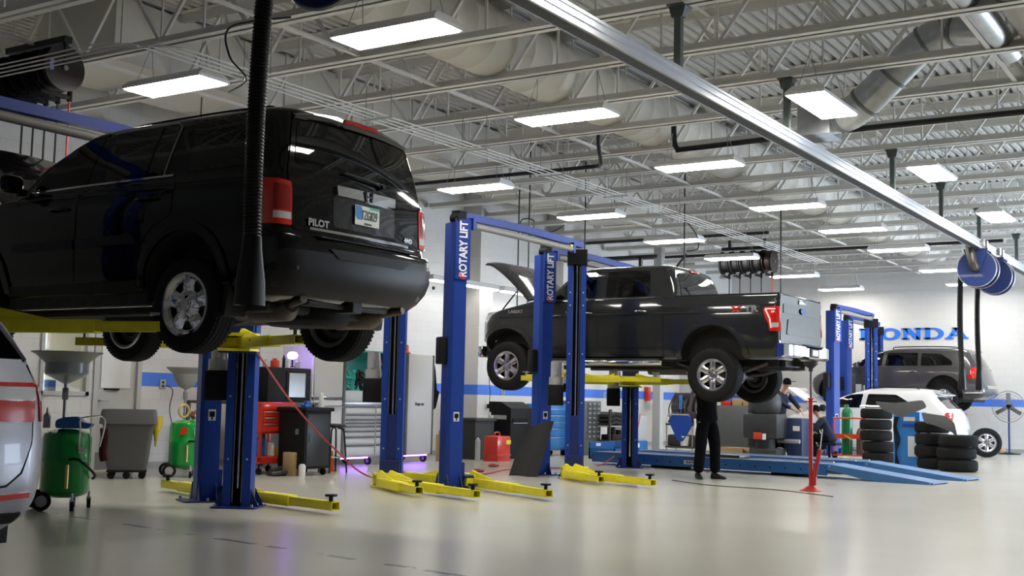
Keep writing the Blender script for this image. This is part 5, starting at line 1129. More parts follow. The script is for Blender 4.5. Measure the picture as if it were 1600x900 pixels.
# grey waste bin on casters
t = empty('waste_bin', (11.12, 13.33, 0), 'big grey wheeled waste bin against the door wall', 'bin', None, -.72)
b = MB(); v = []
for (hx, hy, z) in ((.24, .20, .10), (.27, .23, .20), (.33, .28, .72), (.34, .29, .73), (.38, .33, .74), (.36, .31, .90), (.35, .30, .93), (.335, .285, .93), (.31, .26, .72), (.23, .19, .14)):
    v += [(a, c, z) for a, c in rpoly([(-hx, -hy), (hx, -hy), (hx, hy), (-hx, hy)], .06, 3)]
n = 16; f = [(i * n + k, i * n + (k + 1) % n, (i + 1) * n + (k + 1) % n, (i + 1) * n + k) for i in range(9) for k in range(n)] + [tuple(reversed(range(n))), tuple(range(9 * n, 10 * n))]
b.add(v, f).build('bin_body', grey_plastic, t, 40)
for (x, y) in ((-.2, -.16), (.2, -.16), (-.2, .16), (.2, .16), (0, -.18)): MB().cyl((x, y - .02, .05), (x, y + .02, .05), .05, n=14).box(x - .02, x + .02, y - .03, y + .03, .05, .11).build('caster', rubber, t)
MB().box(-.26, .26, -.22, .22, .09, .12, .01).build('dolly', plastic_black, t)
# outlets
for (x, z, lb) in [(12.95, 1.30, 'wall outlet on the blue stripe left of the far green tank'), (15.25, 1.2, 'left wall outlet above the red tool chest'), (15.5, 1.2, 'right wall outlet above the red tool chest'), (22.7, 1.34, 'wall outlet above the black machine beside the red can'), (27.5, 1.34, 'wall outlet above the grey small-parts cabinet')]:
    t = empty('wall_outlet', (x, YW, z), lb, 'outlet'); MB().box(-.06, .06, -.02, 0, -.07, .07, .004).build('cover_plate', lt_grey, t); MB().box(-.02, .02, -.024, -.019, .01, .045, .002).box(-.02, .02, -.024, -.019, -.045, -.01, .002).build('socket', plastic_black, t, 0)
tag(MB().tube(bez([(13.0, 14.77, 1.28), (13.08, 14.7, 1.2), (13.05, 14.72, .9), (13.06, 14.6, .5), (13.0, 14.5, .02)], 6), .007, 6).build('power_cord', plastic_black), 'black cord hanging from the outlet behind the far green tank', 'cord')
tag(MB().tube(bez([(21.4, 14.3, 1.6), (21.42, 14.28, 1.35), (21.4, 14.28, 1.05)], 6), .008, 6).box(21.36, 21.44, 14.25, 14.31, .98, 1.07).build('hanging_cord', plastic_black), 'black cord with a plug end hanging left of the black machine', 'cord')
# red tool cart with chest
def drawers(t, x0, x1, y, zs, m, hm, face='y', inset=.012):
    for (a, c) in zs:
        d = MB().box(x0, x1, y - .018, y, a, c, .004).build('drawer', m, t); MB().box(x0 + .02, x1 - .02, y - .034, y - .016, c - .022, c - .006, .003).build('drawer_pull', hm, d)
t = empty('red_tool_cart', (13.27, 12.90, 0), 'red rolling tool cart with three drawers and an open lower shelf', 'tool cart')
MB().box(-.33, .38, -.26, .26, .60, 1.06, .01).box(-.33, .38, -.26, .26, .16, .26, .01).box(-.33, -.30, -.26, -.22, .2, .62).box(.35, .38, -.26, -.22, .2, .62).box(.35, .38, .22, .26, .2, .62).box(-.33, -.30, .22, .26, .2, .62).build('cart_frame', red_paint, t, 0)
drawers(t, -.30, .35, -.26, [(.63, .75), (.765, .84), (.855, .93)], red_paint, alu); MB().box(-.3, .35, -.275, -.26, .945, 1.05, .004).build('lid', red_paint, t)
MB().box(.12, .26, -.280, -.274, .985, 1.01).build('maker_plate', dark_steel, t, 0)
for (x, y) in ((-.28, -.2), (.33, -.2), (-.28, .2), (.33, .2)): MB().cyl((x - .015, y, .05), (x + .015, y, .05), .05, n=14).cyl((x, y, .07), (x, y, .17), .012, n=8).build('caster', rubber, t)
MB().box(-.33, -.02, .20, .26, 1.06, 1.56, .01).build('upright_panel', red_paint, t, 20); MB().box(-.3, -.06, .195, .2, 1.46, 1.54).build('panel_print', black_matte, t, 0)
text_mesh('Snap-on', .085, paper, 'panel_lettering', t, frame((-.17, .197, 1.28), (0, 0, 1), (-1, 0, 0)), .002)
for (x, m, w, h, nm, lb) in [(-.2, blue_plastic, .09, .26, 'oil_jug', 'blue oil jug on the shelf of the red tool cart'), (.02, white_plastic, .07, .2, 'plastic_bottle', 'white bottle on the shelf of the red tool cart'), (.22, M('yellow_box', (.62, .46, .08), .6), .16, .13, 'yellow_box', 'yellow box on the shelf of the red tool cart')]:
    tag(MB().box(-w / 2, w / 2, -.05, .05, 0, h, .012).cyl((0, 0, h), (0, 0, h + .03), .018, n=10).build(nm, m), lb, nm.split('_')[1]).location = (13.27 + x, 12.76, .265)
tag(MB().box(-.2, .2, -.1, .1, 0, .06, .02).tube([(-.2, 0, .08), (.1, .05, .10), (.34, -.02, .05)], .035, 8).tube([(-.3, -.1, .04), (0, -.12, .06)], .03, 8).build('scrap_parts', dark_steel), 'dark metal scrap parts lying on the floor before the red tool cart', 'parts').location = (13.15, 12.42, 0)
tag(MB().box(-.13, .13, -.1, .1, 0, .34, .004).build('cardboard_box', card), 'brown cardboard box on the floor against the black rolling cabinet', 'box').location = (13.30, 12.30, 0)
tag(MB().lathe([(0, 0), (.05, 0), (.05, .15), (.03, .18), (0, .18)], 14).build('paint_can', white_plastic), 'small white can beside the brown cardboard box on the floor', 'can').location = (13.22, 12.06, 0)
t = empty('black_cabinet', (13.55, 12.08, 0), 'black rolling cabinet with a flat top left of the stool', 'cabinet')
MB().box(-.30, .27, -.02, .5, .10, .98, .015).box(-.33, .30, -.06, .53, .94, 1.0, .015).build('cabinet_body', plastic_black, t); MB().box(-.26, .23, -.03, -.015, .14, .90, .006).build('door', M('cab_black', (.02, .02, .022), .4), t); MB().cyl((-.2, -.06, .5), (-.2, -.06, .62), .008, n=8).box(-.31, -.30, .1, .16, .6, .68).build('door_handle', steel, t)
for (x, y) in ((-.24, .05), (.2, .05), (-.24, .42), (.2, .42)): MB().cyl((x - .015, y, .05), (x + .015, y, .05), .05, n=12).build('caster', rubber, t)
tag(MB().lathe([(0, 0), (.035, 0), (.036, .17), (.03, .2), (.012, .22), (0, .22)], 16).build('aerosol_can', white_plastic), 'white aerosol can standing on the black rolling cabinet', 'can').location = (13.74, 12.2, 1.0)
tag(MB().box(-.07, .07, -.05, .05, 0, .05, .01).box(-.03, .05, -.03, .04, .05, .09, .01).build('blue_box', blue_plastic), 'small blue tray of parts on the black rolling cabinet', 'tray').location = (13.42, 12.2, 1.0)
t = empty('tool_bench', (14.0, 13.75, 0), 'low steel bench behind the black rolling cabinet', 'bench'); MB().box(-1.0, .75, -.6, .6, 1.02, 1.06, .005).build('bench_top', dark_steel, t); 
for (x, y) in ((-.95, -.55), (.7, -.55), (-.95, .55), (.7, .55)): MB().box(x - .025, x + .025, y - .025, y + .025, 0, 1.02).build('leg', dark_steel, t, 0)
t = empty('parts_cooler', (14.05, 13.5, 1.06), 'black countertop cabinet with a grey glass door on the bench', 'cabinet'); MB().box(-.42, .55, -.3, .3, 0, .54, .01).build('cabinet_body', plastic_black, t); MB().box(-.02, .50, -.315, -.3, .05, .49, .006).build('door', plastic_black, t); MB().box(.03, .40, -.32, -.314, .08, .46).build('door_glass', M('grey_glass', (.16, .165, .16), .2), t, 0)
for (x, h, m, r, nm, lb) in [(-.3, .12, M('glass_jar', (.4, .42, .42), .1), .05, 'glass_jar', 'grey jar on the black countertop cabinet, leftmost'), (-.1, .14, orange_red, .07, 'red_jar', 'red topped jar on the black countertop cabinet'), (.1, .2, plastic_black, .025, 'bottle', 'thin dark bottle on the black countertop cabinet'), (.2, .15, white_plastic, .03, 'bottle', 'white bottle on the black countertop cabinet'), (.42, .14, M('glass_jar', (.4, .42, .42), .1), .045, 'glass_jar', 'grey jar on the black countertop cabinet, rightmost')]:
    tag(MB().lathe([(0, 0), (r, 0), (r, h * .75), (r * .5, h * .85), (r * .5, h), (0, h)], 14).build(nm, m), lb, nm.split('_')[-1]).location = (14.05 + x, 13.38, 1.60)
t = empty('purple_lamp', (14.42, 13.45, 1.62), 'glowing purple shop lamp on top of the black countertop cabinet', 'lamp'); MB().cyl((0, 0, 0), (0, 0, .14), .012, n=8).cyl((0, 0, 0), (0, 0, .012), .05, n=14).build('lamp_stand', plastic_black, t); MB().lathe([(0, 0), (.07, .02), (.09, .07), (.06, .12), (0, .13)], 18, (0, 0, .12)).build('lamp_glass', purple_led, t)
# stool
t = empty('shop_stool', (14.30, 12.42, 0), 'black round shop stool on four legs with a bright foot ring', 'stool'); MB().lathe([(0, .69), (.17, .69), (.185, .705), (.185, .73), (.17, .745), (0, .745)], 28).build('seat', M('vinyl_black', (.015, .015, .015), .35), t, 50)
for a in range(4): c, s = math.cos(a * PI / 2 + .5), math.sin(a * PI / 2 + .5); MB().tube(bez([(c * .06, s * .06, .68), (c * .14, s * .14, .66), (c * .17, s * .17, .55), (c * .22, s * .22, 0)], 4), .013, 8).build('leg', plastic_black, t)
MB().torus((0, 0, .24), .20, .009, 'z', 28, 6).build('foot_ring', chrome, t)
# big white tool storage
t = empty('tool_storage', (14.8, 13.35, 0), 'long white tool storage unit with drawers, hutch and two tall lockers', 'tool storage')
MB().box(0, .80, 0, .68, .14, 1.98, .01).build('locker', white_paint, t); MB().box(.03, .74, -.02, 0, 1.16, 1.94, .006).build('door', locker_grey, t); MB().box(.03, .74, -.02, 0, .18, 1.10, .006).build('door', locker_grey, t); MB().box(.745, .80, -.03, .0, .14, 1.98).build('edge_trim', dark_steel, t, 0); MB().box(0, .8, -.025, 0, 1.105, 1.15).build('edge_trim', dark_steel, t, 0)
MB().tube([(.1, -.06, 1.0), (.7, -.06, 1.0)], .016, 8).box(.1, .13, -.06, 0, .98, 1.02).box(.66, .69, -.06, 0, .98, 1.02).build('grab_handle', chrome, t)
MB().box(.80, 2.42, 0, .68, .14, 1.03, .01).build('drawer_cabinet', lt_grey, t); MB().box(.80, 2.42, -.01, .68, 1.03, 1.08, .004).build('worktop', steel, t)
zz = [.17, .36, .50, .60, .68, .74, .80, .88, 1.02]
for i in range(8):
    for (a, c) in ((.83, 1.62), (1.65, 2.40)):
        d = MB().box(a, c, -.02, 0, zz[i] + .005, zz[i + 1] - .005, .003).build('drawer', locker_grey, t); MB().box(a + .01, c - .01, -.036, -.018, zz[i + 1] - .036, zz[i + 1] - .008, .003).build('drawer_pull', dark_steel, d)
MB().box(.80, 2.42, .60, .68, 1.08, 1.95).box(.80, 2.42, .2, .68, 1.95, 1.98).build('hutch_back', teal_led, t, 0); MB().box(.82, 1.9, .05, .4, 1.08, 1.27, .006).build('hutch_drawer', lt_grey, t)
MB().box(2.46, 2.52, -.03, .68, .14, 1.98).build('edge_trim', dark_steel, t, 0); MB().box(2.52, 3.30, 0, .68, .14, 1.96, .008).build('locker', locker_grey, t); MB().box(2.54, 3.27, -.018, 0, .16, 1.94, .005).build('door', locker_grey, t); MB().box(3.275, 3.31, -.025, .0, .14, 1.96).build('edge_trim', dark_steel, t, 0)
text_mesh('Snap-on', .085, black_matte, 'lettering', t, frame((2.88, -.021, 1.06), (1, 0, 0), (0, 0, 1)), .003, .002, shear=.2)
for (x, y) in ((.1, .1), (1.6, .1), (3.2, .1), (.1, .6), (1.6, .6), (3.2, .6)): w = MB().cyl((x - .02, y, .065), (x + .02, y, .065), .065, n=18).build('caster', rubber, t); MB().cyl((x - .022, y, .065), (x + .022, y, .065), .035, n=12).build('caster_hub', alu, w)
for i, (x, lb) in enumerate([(1.2, 'purple light strip glowing under the white drawers'), (2.9, 'purple light strip glowing under the right white locker')]):
    tag(MB().box(-.35, .35, -.012, .012, 0, .02).build('led_strip', purple_led, smooth=0), lb, 'light strip').location = (14.8 + x, 13.42, .115)
random.seed(3)
for i, (x, z, m, lb) in enumerate([(15.75, 1.27, orange_red, 'orange tool on the hutch drawer'), (15.95, 1.27, M('teal_tool', (.02, .3, .25), .5), 'teal coiled tool heap in the hutch'), (16.3, 1.27, plastic_black, 'black tools in the hutch beside the teal heap')]):
    b = MB()
    for k in range(9 if i else 3):
        p = [(random.uniform(-.2, .2), random.uniform(-.05, .1), random.uniform(.02, .36 if i else .06)) for _ in range(4)]; b.tube(bez(p, 3), .018, 6)
    tag(b.build('tool_heap', m), lb, 'tools').location = (x, 13.55, z)
tag(MB().lathe([(0, 0), (.06, 0), (.075, .02), (.05, .05), (.03, .06), (.03, .15), (.015, .18), (0, .18)], 16).build('glue_bottle', orange_plastic), 'orange and clear bottle standing on top of the right white locker', 'bottle').location = (17.62, 13.6, 1.96)
tag(MB().prism(rpoly([(0, 0), (.10, .05), (.20, .35), (.12, .38), (.06, .75), (.01, .90)], .03), -.05, .03, 'y').build('black_jacket', cloth_black), 'black jacket hanging on the right side of the white locker', 'jacket').matrix_world = Matrix.Translation((18.12, 13.4, .94))
tag(MB().box(-.05, .05, -.045, .045, 0, .58, .003).box(-.05, .05, .055, .10, 0, .50, .003).build('wood_plank', wood), 'upright wooden planks leaning beside the white locker', 'plank').location = (18.3, 13.25, 0)
tag(MB().lathe([(0, 0), (.085, 0), (.085, .20), (.05, .25), (.03, .25), (.03, .29), (0, .29)], 20).build('fluid_jug', M('jug_grey', (.42, .42, .42), .4)), 'grey fluid jug standing behind the stool legs', 'jug').location = (14.12, 12.42, 0)
tag(MB().lathe([(.11, 0), (.11, .015), (.06, .02), (.02, .32), (.015, .32), (0, .32)], 4).build('traffic_cone', orange_plastic, smooth=0), 'orange cone standing right behind the stool', 'cone').location = (14.5, 12.62, 0)
# red air hose lines
tag(MB().tube(bez([(8.75, 8.75, 1.72), (9.7, 9.4, 1.45), (11.0, 10.2, 1.05), (12.2, 10.6, .5), (13.4, 10.9, .04), (14.5, 10.7, .02), (15.6, 10.5, .02), (17.0, 10.9, .02), (18.2, 10.6, .02), (19.6, 10.6, .02), (20.5, 10.4, .5), (21.2, 10.6, .95)], 8), .011, 8).build('air_hose', hose_red), 'red air hose slanting down from the black SUV and along the floor', 'hose')
for (x, y, lb) in [(16.2, 11.0, 'reddish hose fitting on the floor left of the red can'), (17.7, 11.7, 'red rag lying on the floor before the red can')]:
    tag(MB().lathe([(0, 0), (.07, .0), (.09, .02), (.05, .05), (0, .06)], 9).tube([(-.1, .02, .02), (.12, -.03, .02)], .018, 6).build('floor_rag', M('rag_red', (.30, .04, .03), .8)), lb, 'rag').location = (x, y, 0)
# dark bin, black service machine, red can
t = empty('waste_bin', (19.72, 13.5, 0), 'dark square waste bin left of the black machine', 'bin'); MB().prism([(-.30, .0), (.30, .0), (.34, .78), (-.34, .78)], -.25, .25, 'y').build('bin_body', M('bin_dark', (.028, .03, .028), .6), t, 0); MB().box(-.37, .37, -.29, .29, .74, .80, .01).build('bin_rim', MATS['bin_dark'], t)
tag(MB().box(-.008, .008, -.03, .03, 0, .14, .004).box(-.012, .012, -.08, -.03, 0, .08, .004).build('paper_bag', paper), 'crumpled paper sticking up at the rim of the dark bin', 'paper').location = (19.95, 13.3, .78)
t = empty('ac_service_machine', (20.7, 13.25, 0), 'black upright service machine with a sloped top behind the red can', 'machine'); MB().prism([(-.26, 0), (.26, 0), (.26, 1.13), (-.02, 1.13), (-.26, 1.0)], -.45, .38, 'x').build('machine_body', plastic_black, t, 0)
MB().box(-.38, .18, -.275, -.26, .72, .80).build('slot', black_matte, t, 0); MB().box(-.36, .16, -.28, -.27, .70, .715).build('trim_bar', alu, t, 0); MB().box(-.46, -.45, -.16, .16, .78, .86).build('side_slot', lt_grey, t, 0); MB().tube(bez([(.4, -.28, .95), (.42, -.30, .75), (.46, -.29, .55)], 4), .02, 6).build('hose_bundle', white_plastic, t)
t = empty('red_can', (19.42, 12.75, 0), 'red rectangular fuel caddy with a yellow tag on the floor', 'can'); MB().box(-.23, .23, -.16, .16, .03, .48, .03).build('can_body', red_paint, t); MB().box(-.24, .24, -.17, .17, .10, .13, .01).build('can_band', red_paint, t); MB().box(.06, .22, -.168, -.158, .32, .40).build('tag', yellow_tag, t, 0); MB().tube(bez([(-.1, 0, .48), (-.09, 0, .54), (.06, 0, .54), (.07, 0, .48)], 4), .012, 6).build('carry_handle', red_paint, t); MB().box(-.23, .23, -.165, .165, 0, .04).build('can_base', red_paint, t, 0)
tag(MB().cyl((0, 0, 0), (0, 0, .38), .05, n=16).lathe([(.05, .38), (.02, .44), (0, .45)], 16).build('spray_tank', lt_grey), 'small grey cylinder between dark bin and red can', 'cylinder').location = (19.05, 12.95, 0)
# trunk mat leaning on the post of the pickup lift
b = MB(); v = []
for j in range(9):
    for i in range(9):
        u, w = i / 8, j / 8; x0 = -.10 * math.sin(u * 5) * (1 - w); v.append((.05 * math.sin(u * PI * 2) + .20 * w, .26 - .52 * u - .16 * w, .86 * w * (1 - .12 * (1 - u))))
f = [(j * 9 + i, j * 9 + i + 1, (j + 1) * 9 + i + 1, (j + 1) * 9 + i) for j in range(8) for i in range(8)]; n = len(v); v2 = [(a - .03, c - .015, d) for a, c, d in v]
bd = list(range(9)) + [j * 9 + 8 for j in range(1, 9)] + [72 + i for i in range(7, -1, -1)] + [j * 9 for j in range(7, 0, -1)]
b.add(v + v2, f + [tuple(n + q for q in reversed(g)) for g in f] + [(bd[i], bd[(i + 1) % len(bd)], n + bd[(i + 1) % len(bd)], n + bd[i]) for i in range(len(bd))])
t = b.build('trunk_mat', carpet_mat); t.location = (15.95, 9.98, 0); tag(t, 'folded black trunk mat leaning on the second ROTARY LIFT post', 'mat')
# blue tool chest
t = empty('blue_tool_chest', (22.3, 13.1, 0), 'blue rolling tool chest seen between two lift posts', 'tool chest'); MB().box(-.5, .5, -.0, .5, .12, 1.10, .01).build('chest_body', eq_blue, t); drawers(t, -.45, .45, 0, [(.15, .40), (.42, .58), (.60, .72), (.74, .86), (.88, 1.0)], eq_blue, alu)
for (x, y) in ((-.4, .08), (.4, .08), (-.4, .42), (.4, .42)): MB().cyl((x - .015, y, .055), (x + .015, y, .055), .055, n=12).build('caster', rubber, t)
# grey small-parts cabinet
t = empty('parts_cabinet', (23.25, 12.85, 0), 'grey steel small-parts cabinet with many label holders', 'cabinet'); MB().box(-.5, .5, 0, .45, 0, 1.18, .008).build('cabinet_body', cab_grey, t)
for r in range(8):
    for c in range(3): d = MB().box(-.12 + c * .2, .06 + c * .2, -.015, 0, 1.06 - r * .10, 1.145 - r * .10, .003).build('drawer', cab_grey, t); MB().box(-.07 + c * .2, .01 + c * .2, -.019, -.014, 1.10 - r * .10, 1.125 - r * .10).build('label_holder', lt_grey, d, 0)
tag(MB().lathe([(0, 0), (.1, 0), (.1, .02), (.05, .06), (.04, .12), (0, .14)], 14).cyl((.15, 0, 0), (.15, 0, .1), .04, n=10).build('tool_set', M('tan_tool', (.45, .32, .12), .6)), 'tan tools lying on the grey small-parts cabinet', 'tools').location = (23.0, 13.0, 1.18)
# rack with black panels and machine
t = empty('steel_rack', (24.1, 12.75, 0), 'dark steel rack stacked with folded black mats', 'rack')
for (x, y) in ((-.5, -.2), (.5, -.2), (-.5, .3), (.5, .3)): MB().box(x - .02, x + .02, y - .02, y + .02, 0, 1.0).build('leg', dark_steel, t, 0)
for z in (.30, .62): MB().box(-.5, .5, -.2, .3, z, z + .03).build('shelf', (lt_grey if z > .5 else dark_steel), t, 0)
for i, z in enumerate((.65, .74, .83)):
    tag(MB().prism(bez([(-.55, 0, 0), (-.2, .05, 0), (.1, -.02, 0), (.5, .04, 0)], 4) and [(-.5, 0), (-.2, .05), (.1, .0), (.5, .05), (.5, .11), (.1, .07), (-.2, .12), (-.5, .06)], -.24, .24, 'y').build('folded_mat', carpet_mat), 'folded black floor mat in the pile on the dark steel rack', 'mat', 'pile of folded black mats').location = (24.1, 12.78, z + .0)
tag(MB().box(-.3, .3, -.15, .15, 0, .12, .02).cyl((-.1, 0, .1), (-.1, 0, .28), .09, n=14).cyl((.15, -.05, .1), (.15, -.05, .22), .07, n=14).build('engine_part', M('part_black', (.02, .02, .02), .5, .4)), 'black engine part on the lower shelf of the steel rack', 'part').location = (24.1, 12.72, .33)
t = empty('blue_bin', (22.5, 11.85, 0), 'long open blue bin on the floor left of the pickup lift post', 'bin'); MB().box(-.55, .55, -.3, .3, 0, .03).box(-.55, .55, -.3, -.27, 0, .22).box(-.55, .55, .27, .3, 0, .34).box(-.55, -.52, -.3, .3, 0, .22).box(.52, .55, -.3, .3, 0, .22).build('bin_body', rack_blue, t, 0); MB().box(-.3, -.1, .262, .27, .25, .31).build('label', paper, t, 0)
t = empty('parts_washer', (26.0, 13.1, 0), 'grey parts washer with a lower blue cabinet behind the lift post', 'machine'); MB().box(-.55, .55, 0, .5, .25, .85, .02).build('washer_body', lt_grey, t); MB().box(-.56, .56, -.03, .5, 0, .25, .01).build('washer_base', rack_blue, t); MB().box(-.3, .1, -.035, -.03, .1, .2).build('label', paper, t, 0); MB().tube(bez([(.0, .2, .85), (0, .2, 1.05), (.1, .05, 1.1), (.15, 0, 1.0)], 4), .015, 6).build('faucet', steel, t)
tag(MB().box(-.09, .09, -.12, 0, 0, .38, .01).build('towel_dispenser', red_paint), 'red paper towel dispenser on the wall left of the grey steel post', 'dispenser').location = (29.9, YW, 1.22)
tag(MB().lathe([(0, 0), (.05, .02), (.11, .10), (.12, .2), (.05, .28), (0, .3)], 14).build('paper_roll', paper), 'white crumpled towels below the red dispenser', 'paper').location = (29.9, 14.6, .95)
struct(MB().box(26.75, 26.95, 12.85, 13.05, 0, 5.0).build('trim_4', lt_grey, smooth=0))
# cart with tools and white bucket
t = empty('service_cart', (24.0, 10.95, 0), 'cluttered black service cart with hoses and a blue pad left of the standing person', 'cart')
MB().box(-.25, .25, -.32, .32, .70, .74, .005).box(-.25, .25, -.32, .32, .22, .26, .005).build('shelf', dark_steel, t, 0)
for (x, y) in ((-.23, -.3), (.23, -.3), (-.23, .3), (.23, .3)): MB().cyl((x, y, .08), (x, y, 1.3 if x > 0 else .75), .014, n=8).build('leg', alu, t); MB().cyl((x - .012, y, .045), (x + .012, y, .045), .045, n=12).build('caster', rubber, t)
MB().prism(rpoly([(-.26, .95), (-.30, .70), (-.1, .36), (.02, .36), (.22, .75), (.16, .95)], .06), -.27, -.24, 'x').build('blue_pad', M('pad_blue', (.01, .06, .35), .5), t)
random.seed(5); b = MB()
for k in range(8): p0 = random.uniform(-.3, .3); b.tube(bez([(.1, p0, 1.35), (.05, p0 + .05, 1.1), (-.1, p0 - .05, .95), (0, p0 + .1, .76)], 4), .02, 6)
b.box(.16, .2, -.32, .32, .7, 1.4, .01).box(-.2, .1, -.3, .3, .26, .5, .03)
for k in range(12): p0 = random.uniform(-.32, .32); b.tube(bez([(.12, p0, random.uniform(1.2, 1.45)), (.0, p0 + random.uniform(-.1, .1), 1.05), (-.05, p0, .8)], 4), random.uniform(.012, .03), 6)
b.box(-.15, .2, -.3, -.05, .74, 1.0, .02).box(-.1, .15, .08, .26, .74, 1.15, .02).build('tool_clutter', M('tool_dark', (.06, .05, .05), .5, .4), t)
MB().tube([(-.24, .27, .9), (-.26, .22, .93), (-.26, -.22, .93), (-.24, -.26, .85)], .02, 8).build('push_handle', lt_grey, t); MB().tube([(-.28, -.42, .3), (-.2, -.34, .85)], .025, 8).build('white_tube', white_plastic, t); MB().box(-.22, -.2, -.05, .02, 1.05, 1.35).build('spray_pack', M('pack_blue', (.05, .2, .6), .4), t)
tag(MB().lathe([(0, 0), (.10, 0), (.125, .2), (.13, .2), (.13, .21), (.11, .21), (.09, .02), (0, .02)], 20).build('white_bucket', white_plastic), 'white bucket hanging low on the cluttered black cart', 'bucket').location = (23.85, 10.85, .27)
for (x, y, w, h, lb) in [(23.9, 10.3, .5, .2, 'flat yellow-brown box on the floor left of the standing person'), (23.9, 9.75, .35, .28, 'open cardboard box on the floor right of the standing person')]:
    b = MB().box(-w / 2, w / 2, -.25, .25, 0, h, .003); b.prism([(.25, h), (.42, h - .10), (.42, h - .12), (.25, h - .02)], -w / 2, w / 2, 'x') if 'open' in lb else None
    tag(b.build('cardboard_box', card, smooth=0), lb, 'box').matrix_world = Matrix.Translation((x, y, 0)) @ Matrix.Rotation(PI if 'open' in lb else 0, 4, 'Z')
t = empty('grey_cabinet', (25.1, 10.15, 0), 'plain dark grey steel cabinet right of the standing person', 'cabinet'); MB().box(-.28, .28, -.48, .40, 0, 1.15, .008).build('cabinet_body', cab_grey, t); MB().box(-.29, -.28, -.45, .37, .06, 1.10, .004).build('door', cab_grey, t); MB().box(-.31, -.29, -.38, -.35, .5, .64).build('door_handle', steel, t, 0)
MB().box(-.27, .27, -.52, -.48, 0, 1.0, .004).build('side_panel', M('panel_teal', (.10, .15, .17), .5), t)
for (y, w, h, m, lb) in [(10.38, .24, .10, red_paint, 'red box on the dark grey cabinet'), (10.12, .22, .16, card, 'cardboard box on the dark grey cabinet, left of two'), (9.85, .26, .12, card, 'cardboard box on the dark grey cabinet, right of two')]: tag(MB().box(-.12, .12, -w / 2, w / 2, 0, h, .006).build('small_box', m), lb, 'box').location = (25.05, y, 1.15)
# tyre changer
t = empty('tire_changer', (23.7, 9.0, 0), 'dark grey tire changer machine below the pickup tailgate', 'machine')
MB().box(-.3, .3, -.35, .25, .0, .30, .04).box(-.30, .32, -.36, .38, .50, 1.0, .05).cyl((0, 0, .3), (0, 0, .62), .2, n=20).build('machine_base', M('machine_grey', (.032, .034, .034), .5, noise=(10, .3)), t)
MB().lathe([(.0, 1.0), (.26, 1.0), (.31, 1.06), (.33, 1.22), (.30, 1.36), (.2, 1.46), (0, 1.5)], 28).build('wheel_hood', MATS['machine_grey'], t, 50); MB().box(.1, .3, .25, .42, .3, 1.75, .03).build('column', MATS['machine_grey'], t); MB().tube(bez([(.2, .33, 1.7), (.15, .0, 1.72), (.1, -.1, 1.66), (.1, -.12, 1.2)], 4), .03, 8).build('swing_arm', steel, t)
MB().box(-.36, -.33, -.05, .12, .48, .62, .01).build('label', orange_red, t); MB().box(-.36, -.33, -.14, -.07, .48, .6).build('label', paper, t, 0)
t = empty('wheel_balancer', (24.2, 8.50, 0), 'dark blue machine with a steel roller left of the red jack stand', 'machine'); MB().box(-.2, .3, -.17, .22, 0, .92, .03).build('machine_body', M('navy_machine', (.015, .03, .09), .5), t); MB().cyl((-.28, -.15, .45), (-.28, .32, .45), .045, n=14).build('roller', alu, t); MB().box(-.21, -.2, -.12, .02, .66, .76).build('label', paper, t, 0); MB().torus((-.25, .28, .17), .13, .02, 'x', 20, 6).build('hose_ring', white_plastic, t)
# red high-reach jack stand
stand_red = M('stand_red', (.36, .015, .012), .4)
t = empty('jack_stand', (16.5, 5.6, 0), 'tall red screw jack stand under the pickup tow hitch', 'jack stand')
MB().lathe([(.16, 0), (.16, .008), (.10, .03), (.03, .08), (0, .08)], 24).build('base', stand_red, t); MB().cyl((0, 0, .05), (0, 0, 1.28), .028, n=16).torus((0, 0, 1.28), .035, .01, 'z', 20, 6).cyl((0, -.09, 1.24), (0, .09, 1.24), .01, n=8).build('tube', stand_red, t, 40); MB().cyl((0, 0, 1.28), (0, 0, 1.72), .014, n=10).build('screw_rod', dark_steel, t); MB().lathe([(.03, 1.66), (.03, 1.70), (.10, 1.76), (.10, 1.80), (0, 1.80)], 18).build('saddle', M('hitch_black', (.015, .015, .015), .6), t)
MB().tube([(0, -.03, .12), (0, -.05, .2), (0, -.13, .58)], .03, 10).box(-.02, .02, -.08, .0, .08, .2).build('pump', stand_red, t); MB().cyl((0, -.13, .58), (0, -.165, .86), .008, n=8).build('pump_handle', alu, t)
tag(MB().tube(bez([(16.9, 7.9, .01), (16.3, 7.0, .01), (16.2, 6.0, .01), (15.6, 5.0, .01)], 6), .006, 6).build('floor_cable', plastic_black), 'thin dark cable lying on the floor before the standing person', 'cable')
# welding cart
t = empty('welding_cart', (26.6, 8.1, 0), 'red gas bottle cart with a tall green cylinder', 'gas cart')
MB().tube(bez([(-.15, .35, .1), (-.15, .35, .85), (-.15, .30, .92), (-.15, -.28, .92), (-.15, -.33, .85), (-.15, -.33, .1)], 4), .018, 8).box(-.2, .2, -.34, .36, .10, .13).box(-.2, -.15, -.34, .36, .48, .58).build('cart_frame', orange_red, t)
for y in (-.33, .35): MB().cyl((-.1, y - .03, .1), (-.1, y + .03, .1), .10, n=18).build('wheel', rubber, t)
c = tag(MB().lathe([(0, 0), (.12, 0), (.12, .90), (.10, .98), (.04, 1.04), (.03, 1.1), (0, 1.1)], 24).build('gas_cylinder', green_gas), 'tall green gas cylinder strapped on the red cart', 'gas cylinder'); c.location = (26.65, 8.22, .13)
c = tag(MB().lathe([(0, 0), (.11, 0), (.11, .48), (.08, .56), (.03, .60), (0, .62)], 24).build('gas_cylinder', M('cyl_brown', (.12, .08, .07), .5)), 'short dark gas cylinder on the red cart', 'gas cylinder'); c.location = (26.65, 7.90, .13)
